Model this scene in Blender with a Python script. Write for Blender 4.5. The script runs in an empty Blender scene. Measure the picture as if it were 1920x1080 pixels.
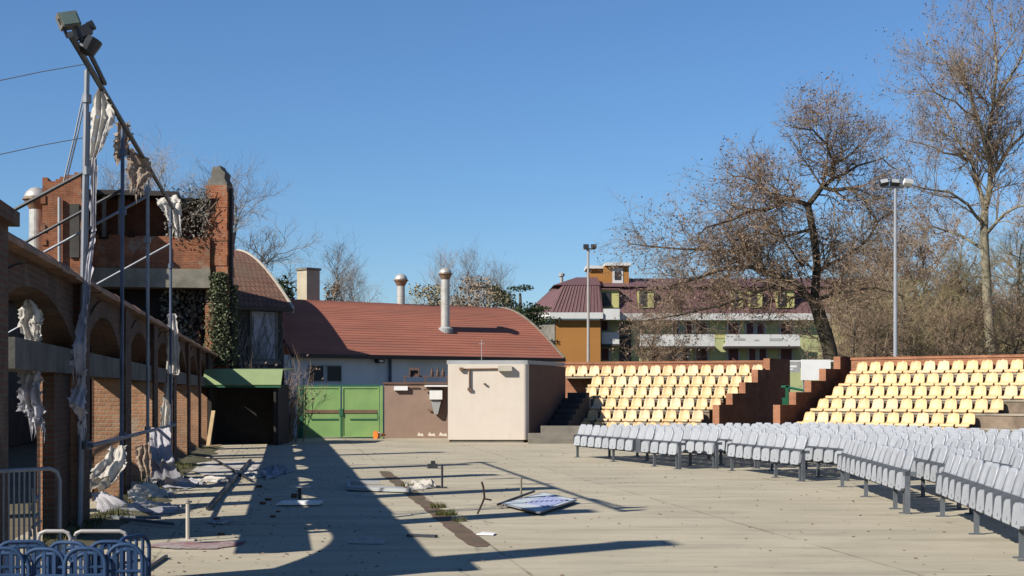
import bpy, math, random
from mathutils import Vector, Matrix, noise

# ------------------------------------------------------------------ basics
SC = bpy.context.scene
COL = SC.collection
F, H, CX, HY = 2667.0, 1.7, 960.0, 738.0
R = math.radians


def V(*a):
    return Vector(a)


def at(px, py, Y):
    return V((px - CX) / F * Y, Y, H + (HY - py) / F * Y)


def gp(px, py, z=0.0):
    Y = (H - z) * F / (py - HY)
    return V((px - CX) / F * Y, Y, z)


WA = R(9.16)
WM = Matrix.Rotation(WA, 4, 'Z')


def wl(u, v, z=0.0):
    return WM @ V(u, v, z)


ORD = ['first', 'second', 'third', 'fourth', 'fifth', 'sixth', 'seventh', 'eighth', 'ninth', 'tenth', 'eleventh',
       'twelfth', 'thirteenth', 'fourteenth', 'fifteenth', 'sixteenth', 'seventeenth', 'eighteenth', 'nineteenth',
       'twentieth']


class MB:
    def __init__(s):
        s.v = []
        s.f = []
        s.m = []

    def add(s, vs, fs, mi=0, M=None):
        b = len(s.v)
        for p in vs:
            p = Vector(p)
            if M is not None:
                p = M @ p
            s.v.append((p.x, p.y, p.z))
        for f in fs:
            s.f.append(tuple(i + b for i in f))
            s.m.append(mi)
        return s

    def box(s, x0, x1, y0, y1, z0, z1, mi=0, M=None):
        vs = [(x0, y0, z0), (x1, y0, z0), (x1, y1, z0), (x0, y1, z0), (x0, y0, z1), (x1, y0, z1), (x1, y1, z1), (x0, y1, z1)]
        return s.add(vs, [(0, 3, 2, 1), (4, 5, 6, 7), (0, 1, 5, 4), (1, 2, 6, 5), (2, 3, 7, 6), (3, 0, 4, 7)], mi, M)

    def bar(s, a, b, w, d, mi=0, up=(0, 0, 1)):
        """box beam from a to b, w wide and d deep"""
        a, b = Vector(a), Vector(b)
        t = (b - a).normalized()
        up = Vector(up)
        if abs(t.dot(up)) > .98:
            up = V(1, 0, 0)
        x = t.cross(up).normalized()
        y = x.cross(t).normalized()
        vs = []
        for p in (a, b):
            for sx, sy in ((-1, -1), (1, -1), (1, 1), (-1, 1)):
                vs.append(p + x * (sx * w / 2) + y * (sy * d / 2))
        return s.add(vs, [(0, 1, 2, 3), (7, 6, 5, 4), (0, 4, 5, 1), (1, 5, 6, 2), (2, 6, 7, 3), (3, 7, 4, 0)], mi)

    def tube(s, pts, r, n=6, mi=0, cap=True):
        pts = [Vector(p) for p in pts]
        k = len(pts)
        rs = r if isinstance(r, (list, tuple)) else [r] * k
        b = len(s.v)
        prev = None
        for i in range(k):
            t = (pts[min(i + 1, k - 1)] - pts[max(i - 1, 0)])
            if t.length < 1e-9:
                t = V(0, 0, 1)
            t.normalize()
            if prev is None:
                ref = V(1, 0, 0) if abs(t.x) < .9 else V(0, 1, 0)
                x = t.cross(ref).normalized()
            else:
                x = prev - t * prev.dot(t)
                x = x.normalized() if x.length > 1e-6 else t.orthogonal().normalized()
            prev = x
            y = t.cross(x)
            for j in range(n):
                a = 2 * math.pi * j / n
                p = pts[i] + (x * math.cos(a) + y * math.sin(a)) * rs[i]
                s.v.append((p.x, p.y, p.z))
        for i in range(k - 1):
            for j in range(n):
                a0, a1 = b + i * n + j, b + i * n + (j + 1) % n
                s.f.append((a0, a1, a1 + n, a0 + n))
                s.m.append(mi)
        if cap:
            s.f.append(tuple(b + j for j in reversed(range(n))))
            s.m.append(mi)
            s.f.append(tuple(b + (k - 1) * n + j for j in range(n)))
            s.m.append(mi)
        return s

    def lathe(s, prof, n=16, c=(0, 0, 0), mi=0):
        c = Vector(c)
        b = len(s.v)
        for r, z in prof:
            for j in range(n):
                a = 2 * math.pi * j / n
                s.v.append((c.x + r * math.cos(a), c.y + r * math.sin(a), c.z + z))
        for i in range(len(prof) - 1):
            for j in range(n):
                a0, a1 = b + i * n + j, b + i * n + (j + 1) % n
                s.f.append((a0, a1, a1 + n, a0 + n))
                s.m.append(mi)
        s.f.append(tuple(b + j for j in reversed(range(n))))
        s.m.append(mi)
        s.f.append(tuple(b + (len(prof) - 1) * n + j for j in range(n)))
        s.m.append(mi)
        return s

    def prism(s, poly, z0, z1, mi=0, M=None):
        """vertical prism over a plan polygon (counter-clockwise)"""
        n = len(poly)
        vs = [(p[0], p[1], z0) for p in poly] + [(p[0], p[1], z1) for p in poly]
        fs = [tuple(reversed(range(n))), tuple(range(n, 2 * n))]
        fs += [(i, (i + 1) % n, n + (i + 1) % n, n + i) for i in range(n)]
        return s.add(vs, fs, mi, M)

    def ext(s, poly, d, mi=0):
        """polygon of 3D points extruded by vector d"""
        n = len(poly)
        d = Vector(d)
        vs = [Vector(p) for p in poly] + [Vector(p) + d for p in poly]
        fs = [tuple(range(n)), tuple(reversed(range(n, 2 * n)))]
        fs += [(i, n + i, n + (i + 1) % n, (i + 1) % n) for i in range(n)]
        return s.add(vs, fs, mi)

    def shell(s, rows, nx, curve=0.0, th=.03, mi=0, tdir=(0, 1, 0)):
        """rows of (y, z, halfwidth): a bent plate with thickness"""
        td = Vector(tdir) * th
        b = len(s.v)
        m = len(rows)
        for off in (V(0, 0, 0), td):
            for (y, z, hw) in rows:
                for i in range(nx + 1):
                    q = -1 + 2 * i / nx
                    p = V(q * hw, y - curve * q * q, z) + off
                    s.v.append((p.x, p.y, p.z))
        W_ = nx + 1
        o = m * W_

        def q4(*a):
            s.f.append(tuple(b + i for i in a))
            s.m.append(mi)
        for r in range(m - 1):
            for i in range(nx):
                a = r * W_ + i
                q4(a, a + 1, a + 1 + W_, a + W_)
                q4(o + a, o + a + W_, o + a + 1 + W_, o + a + 1)
        for i in range(nx):
            q4(i + 1, i, o + i, o + i + 1)
            a = (m - 1) * W_ + i
            q4(a, a + 1, o + a + 1, o + a)
        for r in range(m - 1):
            a = r * W_
            q4(a, a + W_, o + a + W_, o + a)
            a = r * W_ + nx
            q4(a + W_, a, o + a, o + a + W_)
        return s


def mesh(name, mb, mats, uv=True, smooth=False):
    me = bpy.data.meshes.new(name)
    me.from_pydata(mb.v, [], mb.f)
    if not isinstance(mats, (list, tuple)):
        mats = [mats]
    for m in mats:
        me.materials.append(m)
    if len(mats) > 1:
        me.polygons.foreach_set('material_index', mb.m)
    if uv:
        lay = me.uv_layers.new(name='UVMap').data
        vs = mb.v
        for p in me.polygons:
            n = p.normal
            flat = abs(n.z) > .72
            if not flat:
                l = math.hypot(n.x, n.y)
                tx, ty = -n.y / l, n.x / l
            for li, vi in zip(p.loop_indices, p.vertices):
                c = vs[vi]
                lay[li].uv = (c[0], c[1]) if flat else (c[0] * tx + c[1] * ty, c[2])
    if smooth:
        me.polygons.foreach_set('use_smooth', [True] * len(me.polygons))
    me.update()
    return me


def link(name, me, parent=None):
    o = bpy.data.objects.new(name, me)
    COL.objects.link(o)
    if parent:
        o.parent = parent
    return o


def obj(name, mb, mats, parent=None, uv=True, smooth=False):
    return link(name, mesh(name, mb, mats, uv, smooth), parent)


def tag(o, label=None, cat=None, group=None, kind=None):
    if label:
        o['label'] = label
    if cat:
        o['category'] = cat
    if group:
        o['group'] = group
    if kind:
        o['kind'] = kind
    return o


def thing(name, label, cat, loc=(0, 0, 0), rz=0.0, group=None):
    o = bpy.data.objects.new(name, None)
    o.empty_display_size = .2
    COL.objects.link(o)
    o.location = loc
    o.rotation_euler = (0, 0, rz)
    return tag(o, label, cat, group)


def single(name, mb, mats, label, cat, base=None, group=None, kind=None, uv=True, smooth=False):
    """a thing that is one mesh; its origin is moved to base (world point)"""
    if base is not None:
        base = Vector(base)
        mb.v = [(p[0] - base.x, p[1] - base.y, p[2] - base.z) for p in mb.v]
    o = obj(name, mb, mats, None, uv, smooth)
    if base is not None:
        o.location = base
    return tag(o, label, cat, group, kind)


def structure(name, mb, mats, kind='structure', uv=True, smooth=False):
    return tag(obj(name, mb, mats, None, uv, smooth), kind=kind)


# ------------------------------------------------------------------ materials
def new_mat(name):
    m = bpy.data.materials.new(name)
    m.use_nodes = True
    nt = m.node_tree
    b = nt.nodes['Principled BSDF']
    return m, nt, b


def nd(nt, t, **kw):
    n = nt.nodes.new(t)
    for k, v in kw.items():
        setattr(n, k, v)
    return n


def ramp(nt, src, stops):
    r = nd(nt, 'ShaderNodeValToRGB')
    e = r.color_ramp.elements
    while len(e) < len(stops):
        e.new(.5)
    for i, (p, c) in enumerate(stops):
        e[i].position = p
        e[i].color = (c[0], c[1], c[2], 1) if isinstance(c, (tuple, list)) else (c, c, c, 1)
    nt.links.new(src, r.inputs[0])
    return r.outputs[0]


def noise_tex(nt, vec, scale, detail=4, rough=.55, stretch=None):
    if stretch:
        mp = nd(nt, 'ShaderNodeMapping')
        mp.inputs['Scale'].default_value = stretch
        nt.links.new(vec, mp.inputs['Vector'])
        vec = mp.outputs[0]
    n = nd(nt, 'ShaderNodeTexNoise')
    n.inputs['Scale'].default_value = scale
    n.inputs['Detail'].default_value = detail
    n.inputs['Roughness'].default_value = rough
    nt.links.new(vec, n.inputs['Vector'])
    return n.outputs['Fac']


def mixc(nt, fac, a, b, mode='MIX'):
    m = nd(nt, 'ShaderNodeMix', data_type='RGBA', blend_type=mode)
    for sock, val in ((m.inputs[0], fac), (m.inputs[6], a), (m.inputs[7], b)):
        if isinstance(val, (int, float)):
            sock.default_value = val
        elif isinstance(val, (tuple, list)):
            sock.default_value = (val[0], val[1], val[2], 1)
        else:
            nt.links.new(val, sock)
    return m.outputs[2]


KA = .56          # photographed white point: paint colours below are written as they look, this brings them to real albedo


def mul(c, k):
    return tuple(min(1, x * k * KA) for x in c[:3])


def alb(c):
    return mul(c, 1)


def pbr(name, col, rough=.75, var=.18, scale=2.5, bump=.15, bscale=25, metal=0.0, stain=None, stain_amt=.5, sscale=.8,
        stretch=None, coord='Object', spec=.4, objvar=0):
    m, nt, b = new_mat(name)
    tc = nd(nt, 'ShaderNodeTexCoord')
    vec = tc.outputs[coord]
    n1 = noise_tex(nt, vec, scale, 5, .6, stretch)
    c = mixc(nt, ramp(nt, n1, [(.3, 0), (.7, 1)]), mul(col, 1 - var), mul(col, 1 + var))
    if stain:
        n2 = noise_tex(nt, vec, sscale, 6, .65, stretch)
        c = mixc(nt, ramp(nt, n2, [(.48, 0), (.68, stain_amt)]), c, alb(stain))
    if objvar:
        oi = nd(nt, 'ShaderNodeObjectInfo')
        c = mixc(nt, 1.0, c, ramp(nt, oi.outputs['Random'], [(0, 1 - objvar), (.7, 1), (1, 1 - objvar * .4)]), 'MULTIPLY')
    nt.links.new(c, b.inputs['Base Color'])
    b.inputs['Roughness'].default_value = rough
    b.inputs['Metallic'].default_value = metal
    b.inputs['Specular IOR Level'].default_value = spec
    if bump:
        bp = nd(nt, 'ShaderNodeBump')
        bp.inputs['Strength'].default_value = bump
        bp.inputs['Distance'].default_value = .02
        nt.links.new(noise_tex(nt, vec, bscale, 4), bp.inputs['Height'])
        nt.links.new(bp.outputs[0], b.inputs['Normal'])
    return m


def brick_mat(name, c1, c2, mortar, stain=(.06, .05, .04), stain_amt=.7, bw=.22, bh=.065, pale=None, sscale=.5, ms=.012):
    m, nt, b = new_mat(name)
    tc = nd(nt, 'ShaderNodeTexCoord')
    vec = tc.outputs['UV']
    ob = tc.outputs['Object']
    bt = nd(nt, 'ShaderNodeTexBrick')
    bt.inputs['Scale'].default_value = 1
    bt.inputs['Brick Width'].default_value = bw
    bt.inputs['Row Height'].default_value = bh
    bt.inputs['Mortar Size'].default_value = ms
    bt.inputs['Mortar Smooth'].default_value = .3
    bt.inputs['Bias'].default_value = -.1
    for k, c in (('Color1', c1), ('Color2', c2), ('Mortar', mortar)):
        bt.inputs[k].default_value = (*alb(c), 1)
    nt.links.new(vec, bt.inputs['Vector'])
    c = bt.outputs['Color']
    n0 = noise_tex(nt, ob, 3.0, 5, .65)
    c = mixc(nt, ramp(nt, n0, [(.3, .55), (.7, 0)]), c, mul(c2, .5))
    n1 = noise_tex(nt, ob, sscale, 6, .7)
    c = mixc(nt, ramp(nt, n1, [(.45, 0), (.7, stain_amt)]), c, alb(stain))
    if pale:
        n2 = noise_tex(nt, ob, 1.3, 6, .75, (1, 1, .8))
        c = mixc(nt, ramp(nt, n2, [(.55, 0), (.66, .8)]), c, alb(pale))
    nt.links.new(c, b.inputs['Base Color'])
    b.inputs['Roughness'].default_value = .9
    b.inputs['Specular IOR Level'].default_value = .2
    bp = nd(nt, 'ShaderNodeBump')
    bp.inputs['Strength'].default_value = .6
    bp.inputs['Distance'].default_value = .015
    add = nd(nt, 'ShaderNodeMath', operation='SUBTRACT')
    nt.links.new(noise_tex(nt, ob, 30, 3), add.inputs[0])
    nt.links.new(bt.outputs['Fac'], add.inputs[1])
    nt.links.new(add.outputs[0], bp.inputs['Height'])
    nt.links.new(bp.outputs[0], b.inputs['Normal'])
    return m


def leaf_mat(name, cols, rough=.8, trans=0.0):
    m, nt, b = new_mat(name)
    g = nd(nt, 'ShaderNodeNewGeometry')
    stops = [(i / max(1, len(cols) - 1), alb(c)) for i, c in enumerate(cols)]
    nt.links.new(ramp(nt, g.outputs['Random Per Island'], stops), b.inputs['Base Color'])
    b.inputs['Roughness'].default_value = rough
    b.inputs['Specular IOR Level'].default_value = .2
    return m


def cloth_mat(name, col, dirt, amt=.6):
    m, nt, b = new_mat(name)
    tc = nd(nt, 'ShaderNodeTexCoord')
    n1 = noise_tex(nt, tc.outputs['Object'], 2.2, 6, .7)
    c = mixc(nt, ramp(nt, n1, [(.45, 0), (.7, amt)]), alb(col), alb(dirt))
    nt.links.new(c, b.inputs['Base Color'])
    b.inputs['Roughness'].default_value = .9
    b.inputs['Specular IOR Level'].default_value = .1
    tr = nd(nt, 'ShaderNodeBsdfTranslucent')
    nt.links.new(c, tr.inputs['Color'])
    mx = nd(nt, 'ShaderNodeMixShader')
    mx.inputs[0].default_value = .35
    nt.links.new(b.outputs[0], mx.inputs[1])
    nt.links.new(tr.outputs[0], mx.inputs[2])
    nt.links.new(mx.outputs[0], nt.nodes['Material Output'].inputs['Surface'])
    return m


def concrete_floor():
    m, nt, b = new_mat('plaza concrete')
    tc = nd(nt, 'ShaderNodeTexCoord')
    vec = tc.outputs['Object']
    n1 = noise_tex(nt, vec, .35, 7, .62)
    c = mixc(nt, ramp(nt, n1, [(.3, 0), (.72, 1)]), alb((.48, .42, .305)), alb((.63, .56, .42)))
    n2 = noise_tex(nt, vec, 1.0, 6, .65, (.35, 1.6, 1))
    c = mixc(nt, ramp(nt, n2, [(.47, 0), (.66, .75)]), c, alb((.36, .335, .25)))
    n5 = noise_tex(nt, vec, .9, 8, .72, (.25, 2.4, 1))
    c = mixc(nt, ramp(nt, n5, [(.42, .4), (.56, 0)]), c, alb((.68, .62, .47)))
    n3 = noise_tex(nt, vec, 5, 8, .75)
    c = mixc(nt, ramp(nt, n3, [(.55, 0), (.75, .45)]), c, alb((.27, .25, .21)))
    # wandering hairline cracks and darker repair patches
    wob = nd(nt, 'ShaderNodeTexNoise')
    wob.inputs['Scale'].default_value = .9
    wob.inputs['Detail'].default_value = 5
    nt.links.new(vec, wob.inputs['Vector'])
    wv = nd(nt, 'ShaderNodeMix', data_type='RGBA', blend_type='LINEAR_LIGHT')
    wv.inputs[0].default_value = .55
    nt.links.new(vec, wv.inputs[6])
    nt.links.new(wob.outputs['Color'], wv.inputs[7])
    vo = nd(nt, 'ShaderNodeTexVoronoi', feature='DISTANCE_TO_EDGE')
    vo.inputs['Scale'].default_value = .14
    nt.links.new(wv.outputs[2], vo.inputs['Vector'])
    cm = ramp(nt, noise_tex(nt, vec, .5, 4), [(.45, 0), (.6, .6)])
    crack = mixc(nt, 1.0, ramp(nt, vo.outputs['Distance'], [(0, 1), (.0035, 0)]), cm, 'MULTIPLY')
    c = mixc(nt, crack, c, alb((.13, .12, .10)))
    v2 = nd(nt, 'ShaderNodeTexVoronoi', feature='F1')
    v2.inputs['Scale'].default_value = 14
    nt.links.new(vec, v2.inputs['Vector'])
    spk = ramp(nt, v2.outputs['Distance'], [(.10, .7), (.16, 0)])
    c = mixc(nt, mixc(nt, 1.0, spk, ramp(nt, n1, [(.5, 0), (.62, 1)]), 'MULTIPLY'), c, alb((.20, .18, .14)))
    mp = nd(nt, 'ShaderNodeMapping')
    mp.inputs['Rotation'].default_value = (0, 0, -WA)
    mp.inputs['Location'].default_value = (1.3, .6, 0)
    nt.links.new(vec, mp.inputs['Vector'])
    bt = nd(nt, 'ShaderNodeTexBrick')
    bt.offset = 0
    bt.inputs['Scale'].default_value = 1
    bt.inputs['Brick Width'].default_value = 3.6
    bt.inputs['Row Height'].default_value = 6.5
    bt.inputs['Mortar Size'].default_value = .022
    bt.inputs['Mortar Smooth'].default_value = .4
    bt.inputs['Color1'].default_value = (1, 1, 1, 1)
    bt.inputs['Color2'].default_value = (.88, .885, .88, 1)
    bt.inputs['Mortar'].default_value = (.45, .43, .38, 1)
    nt.links.new(mp.outputs[0], bt.inputs['Vector'])
    n4 = noise_tex(nt, vec, .8, 3)
    j = mixc(nt, ramp(nt, n4, [(.38, .12), (.62, .9)]), (1, 1, 1), bt.outputs['Color'])
    c = mixc(nt, 1.0, c, j, 'MULTIPLY')
    nt.links.new(c, b.inputs['Base Color'])
    b.inputs['Roughness'].default_value = .85
    b.inputs['Specular IOR Level'].default_value = .25
    bp = nd(nt, 'ShaderNodeBump')
    bp.inputs['Strength'].default_value = .25
    bp.inputs['Distance'].default_value = .01
    nt.links.new(noise_tex(nt, vec, 18, 6), bp.inputs['Height'])
    nt.links.new(bp.outputs[0], b.inputs['Normal'])
    return m


M = {}
M['concrete_floor'] = concrete_floor()
M['earth'] = pbr('earth', (.16, .13, .08), .95, .35, .6, .4, 6, stain=(.09, .11, .04), stain_amt=.8, sscale=.3)
M['brick_wall'] = brick_mat('arcade brick', (.20, .085, .052), (.12, .055, .038), (.16, .13, .10), pale=(.20, .16, .12), stain=(.055, .042, .033), stain_amt=.92, sscale=.75)  # weathered, with the shade of the wall front put into its dark tones
M['brick_reveal'] = brick_mat('clean orange brick', (.74, .36, .19), (.52, .24, .13), (.56, .42, .29), stain=(.30, .19, .12), stain_amt=.6, pale=(.55, .42, .30))  # arcade brick with sunlight painted in, for the pier sides
M['brick_ruin'] = brick_mat('ruin brick', (.60, .19, .075), (.38, .105, .05), (.42, .27, .17), stain=(.13, .085, .06), stain_amt=.75, sscale=.9, pale=(.40, .32, .25))
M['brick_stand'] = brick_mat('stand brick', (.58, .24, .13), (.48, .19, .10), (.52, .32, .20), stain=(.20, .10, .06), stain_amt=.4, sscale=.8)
M['brick_dark'] = brick_mat('stand side brick', (.30, .11, .06), (.23, .085, .05), (.24, .12, .07), stain=(.07, .035, .02), stain_amt=.6, sscale=1.2)  # stand brick darkened to paint in the shade of side faces
M['old_concrete'] = pbr('old concrete', (.23, .215, .185), .9, .3, 1.5, .5, 14, stain=(.08, .075, .06), stain_amt=.7, sscale=1.0)
M['beam_concrete'] = pbr('sooty beam concrete', (.13, .125, .115), .95, .35, 1.5, .6, 14, stain=(.06, .055, .045), stain_amt=.7, sscale=1.0)  # darker than the other concrete all over
M['slab'] = pbr('slab concrete', (.36, .33, .26), .9, .2, 1.5, .4, 14, stain=(.16, .15, .11), stain_amt=.6, sscale=1.0)
M['riser'] = pbr('weathered riser', (.27, .205, .15), .95, .3, 2.5, .4, 14, stain=(.12, .09, .065), stain_amt=.8, sscale=1.1)  # browner and darker than the treads
M['tread'] = pbr('tread concrete', (.40, .35, .27), .9, .25, 3, .3, 14, stain=(.17, .15, .12), stain_amt=.7, sscale=1.4)
M['stone_step'] = pbr('stone steps', (.30, .27, .22), .9, .25, 2, .4, 10, stain=(.12, .11, .09), stain_amt=.7, sscale=1.0)
M['coping'] = pbr('coping tile', (.36, .20, .125), .85, .3, 4, .4, 12, stain=(.15, .11, .08), stain_amt=.7, sscale=1.5)
M['steel'] = pbr('galvanised steel', (.30, .33, .38), .55, .2, 8, .05, 30, metal=.3, stain=(.16, .15, .14), stain_amt=.5, sscale=4)
M['steel_dark'] = pbr('dark steel', (.05, .055, .065), .5, .3, 8, .05, 30, metal=.3)
M['steel_blue'] = pbr('weathered blue grey tube', (.10, .13, .20), .55, .25, 5, .05, 30, metal=.3)
M['rope'] = pbr('pale rope', (.42, .42, .44), .9, .15, 10, .1)
M['cable'] = pbr('thin cable', (.20, .22, .27), .7, .1, 10, 0)
M['cloth'] = cloth_mat('torn cloth', (.95, .91, .84), (.50, .42, .35), .6)
M['cloth_tan'] = cloth_mat('tan cloth', (.58, .46, .37), (.38, .28, .22), .6)
M['cloth_grey'] = cloth_mat('grey cloth', (.72, .71, .77), (.38, .36, .37), .5)
M['banner'] = cloth_mat('banner', (.62, .56, .55), (.50, .10, .13), .9)
M['roof_red'] = pbr('red roofing', (.46, .165, .105), .85, .16, 1.4, .25, 10, stain=(.36, .15, .11), stain_amt=.85, sscale=.8, stretch=(.25, 1.5, 1))
M['roof_tile'] = brick_mat('old roof tiles', (.36, .19, .13), (.26, .13, .095), (.15, .085, .065), stain=(.20, .15, .11), stain_amt=.7, bw=.2, bh=.3, ms=.03)
M['white_wall'] = pbr('white render', (.78, .83, .87), .9, .07, 1.2, .15, 20, stain=(.55, .60, .62), stain_amt=.5, sscale=.7)
M['dark_render'] = pbr('dark grey render', (.085, .08, .07), .9, .3, 1.2, .25, 20, stain=(.04, .04, .035), stain_amt=.6, sscale=.7)
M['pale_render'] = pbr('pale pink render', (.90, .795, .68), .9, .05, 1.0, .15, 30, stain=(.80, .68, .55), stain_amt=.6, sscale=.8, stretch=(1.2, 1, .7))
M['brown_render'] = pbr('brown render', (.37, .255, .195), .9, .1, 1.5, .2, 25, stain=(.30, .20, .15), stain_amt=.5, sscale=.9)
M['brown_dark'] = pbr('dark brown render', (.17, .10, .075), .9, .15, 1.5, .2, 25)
M['gutter'] = pbr('dark gutter', (.045, .035, .03), .6, .2, 3, 0)
M['verge'] = pbr('pale verge board', (.62, .57, .48), .8, .12, 3, .1)
M['verge_dull'] = pbr('dull verge board', (.27, .245, .19), .85, .2, 3, .1)
M['glass_dark'] = pbr('dark glass', (.018, .020, .024), .6, .2, 1, 0, spec=.5)
M['frame_pale'] = pbr('pale frame', (.45, .47, .48), .7, .1, 3, 0)
M['green_gate'] = pbr('green gate paint', (.235, .42, .14), .6, .10, 1.8, .06, 20, stain=(.32, .47, .15), stain_amt=.7, sscale=1.6)
M['asphalt_dark'] = pbr('dark weathered stair', (.055, .055, .06), .95, .3, 2, .3, 12)  # near black all over, darker than the stone steps
M['green_dark'] = pbr('dark green paint', (.015, .13, .06), .6, .15, 2, 0)
M['green_roof'] = pbr('green sheet roof', (.28, .37, .165), .65, .08, 2, .05)
M['wood_dark'] = pbr('dark timber', (.035, .030, .026), .95, .3, 3, .2)  # dark planks taken near black to paint interior shade
M['wood_pale'] = pbr('pale timber', (.55, .40, .22), .85, .2, 3, .1)
M['rust'] = pbr('rusty bar', (.20, .115, .07), .8, .25, 4, .1)
M['grey_paint'] = pbr('grey equipment', (.42, .43, .43), .6, .12, 4, 0)
M['white_paint'] = pbr('white paint', (1.0, 1.0, .98), .6, .05, 3, 0)
M['metal_bright'] = pbr('bright chimney steel', (.82, .79, .72), .38, .12, 5, .05, 10, metal=.45, stain=(.40, .34, .27), stain_amt=.5, sscale=2)
M['metal_rust'] = pbr('tarnished cowl', (.38, .26, .18), .5, .25, 6, .05, metal=.4)
M['chimney_render'] = pbr('chimney render', (.55, .49, .37), .9, .15, 2, .2)
M['seat_grey'] = pbr('pale grey seat plastic', (.505, .535, .58), .5, .05, 6, .03, 40, stain=(.43, .46, .51), stain_amt=.7, sscale=5, objvar=.13)
M['seat_back_dark'] = pbr('seat bracket steel', (.10, .115, .14), .6, .2, 6, 0)
M['seat_leg'] = pbr('seat leg steel', (.17, .19, .215), .55, .2, 6, 0, metal=.3)
M['seat_yellow'] = pbr('cream yellow seat plastic', (.92, .615, .305), .5, .06, 2.2, .02, 40, stain=(.93, .68, .40), stain_amt=.8, sscale=3, objvar=.14)
M['seat_yellow_pale'] = pbr('faded cream seat plastic', (.95, .68, .41), .55, .05, 2.2, .02, 40, stain=(.96, .66, .36), stain_amt=.6, sscale=3, objvar=.12)
M['blue_plastic'] = pbr('dark blue plastic', (.02, .06, .15), .65, .2, 5, 0, spec=.25)
M['orange'] = pbr('orange cone plastic', (.75, .20, .03), .5, .1, 5, 0)
M['apt_orange'] = pbr('orange facade', (.45, .205, .048), .9, .06, .4, .05)
M['apt_green'] = pbr('green facade', (.50, .54, .27), .9, .1, .4, .05)
M['apt_yellow'] = pbr('pale yellow facade', (.58, .55, .22), .9, .06, .4, .05)
M['apt_roof'] = pbr('purple metal roof', (.18, .095, .10), .6, .12, .5, 0, stretch=(6, 6, .15), spec=.3)
M['apt_white'] = pbr('white balcony', (.72, .73, .72), .8, .06, .6, 0)
M['shutter'] = pbr('dark red shutter', (.12, .045, .045), .8, .15, 1, 0)
M['bark_dark'] = pbr('dark bark', (.060, .048, .036), .95, .35, 3, .6, 12, stain=(.11, .10, .045), stain_amt=.6, sscale=1.5)
M['bark_tan'] = pbr('mottled plane bark', (.31, .275, .19), .9, .3, 2.5, .3, 10, stain=(.15, .13, .07), stain_amt=.8, sscale=1.8)
M['bark_grey'] = pbr('grey bark', (.14, .125, .10), .95, .3, 3, .4, 10)
M['twig_brown'] = leaf_mat('brown twigs', [(.17, .125, .095), (.31, .225, .16), (.37, .265, .18), (.24, .185, .13)])
M['twig_olive'] = leaf_mat('olive twigs', [(.20, .18, .105), (.38, .33, .19), (.46, .36, .20), (.28, .25, .15)])
M['twig_rust'] = leaf_mat('russet twigs', [(.19, .145, .105), (.38, .27, .18), (.45, .31, .20), (.29, .22, .155)])
M['twig_grey'] = leaf_mat('grey twigs', [(.26, .24, .23), (.40, .36, .33), (.34, .31, .28)])
M['twig_tan'] = leaf_mat('tan twigs', [(.24, .19, .145), (.44, .35, .25), (.38, .27, .20), (.30, .24, .165)])
M['leaf_dead'] = leaf_mat('dead leaves', [(.22, .15, .105), (.34, .235, .165), (.19, .14, .105), (.38, .28, .21)])
M['leaf_green'] = leaf_mat('evergreen leaves', [(.018, .035, .016), (.05, .08, .03), (.035, .06, .025), (.09, .11, .045)])
M['leaf_ivy'] = leaf_mat('ivy leaves', [(.05, .065, .035), (.20, .22, .12), (.10, .13, .06), (.30, .31, .18)])
M['leaf_dry'] = leaf_mat('dry creeper', [(.20, .17, .13), (.42, .37, .30), (.10, .095, .07), (.52, .47, .40)])
M['grass'] = leaf_mat('grass blades', [(.05, .075, .02), (.11, .12, .035), (.16, .14, .05), (.08, .095, .025)])
M['soil'] = pbr('mossy soil', (.11, .095, .045), .95, .4, 2.5, .6, 9, stain=(.05, .065, .02), stain_amt=.9, sscale=1.3)
M['rust_channel'] = pbr('rusty channel', (.15, .095, .06), .9, .3, 2.2, .4, 12, stain=(.12, .12, .05), stain_amt=.8, sscale=1.6)
M['grille'] = pbr('grille plate', (.66, .72, .75), .6, .12, 4, 0)
M['grille_blue'] = pbr('blue grille bars', (.34, .38, .62), .6, .15, 4, 0)

# ------------------------------------------------------------------ camera, light
cam = bpy.data.cameras.new('camera')
cam.lens = 50.0
cam.sensor_width = 36.0
cam.shift_y = 198.0 / 1920.0
cam.clip_end = 3000
co = bpy.data.objects.new('camera', cam)
COL.objects.link(co)
co.location = (0, 0, H)
co.rotation_euler = (R(90), 0, 0)
SC.camera = co

AZ = R(36.0)      # direction the light travels, from +X towards +Y
EL = R(35.2)
sd = V(math.cos(AZ) * math.cos(EL), math.sin(AZ) * math.cos(EL), -math.sin(EL))
sl = bpy.data.lights.new('sun', 'SUN')
sl.energy = 5.0
sl.angle = R(.5)
sl.color = (1.0, .93, .82)
so = bpy.data.objects.new('sun', sl)
COL.objects.link(so)
so.rotation_euler = sd.to_track_quat('-Z', 'Y').to_euler()
so.location = (-20, -20, 40)

w = bpy.data.worlds.new('World')
SC.world = w
w.use_nodes = True
nt = w.node_tree
bg = nt.nodes['Background']
sky = nt.nodes.new('ShaderNodeTexSky')
sky.sky_type = 'NISHITA'
sky.sun_disc = False
sky.sun_elevation = EL
sky.sun_rotation = math.atan2(-sd.x, -sd.y)
sky.altitude = 250
sky.air_density = 1.12
sky.dust_density = 0.0
sky.ozone_density = 10.0
nt.links.new(sky.outputs[0], bg.inputs['Color'])
bg.inputs['Strength'].default_value = .065

SC.view_settings.view_transform = 'Standard'
SC.view_settings.look = 'None'
SC.view_settings.exposure = 0.86
SC.view_settings.gamma = 1.0
SC.cycles.max_bounces = 6
SC.cycles.use_denoising = True

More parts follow.
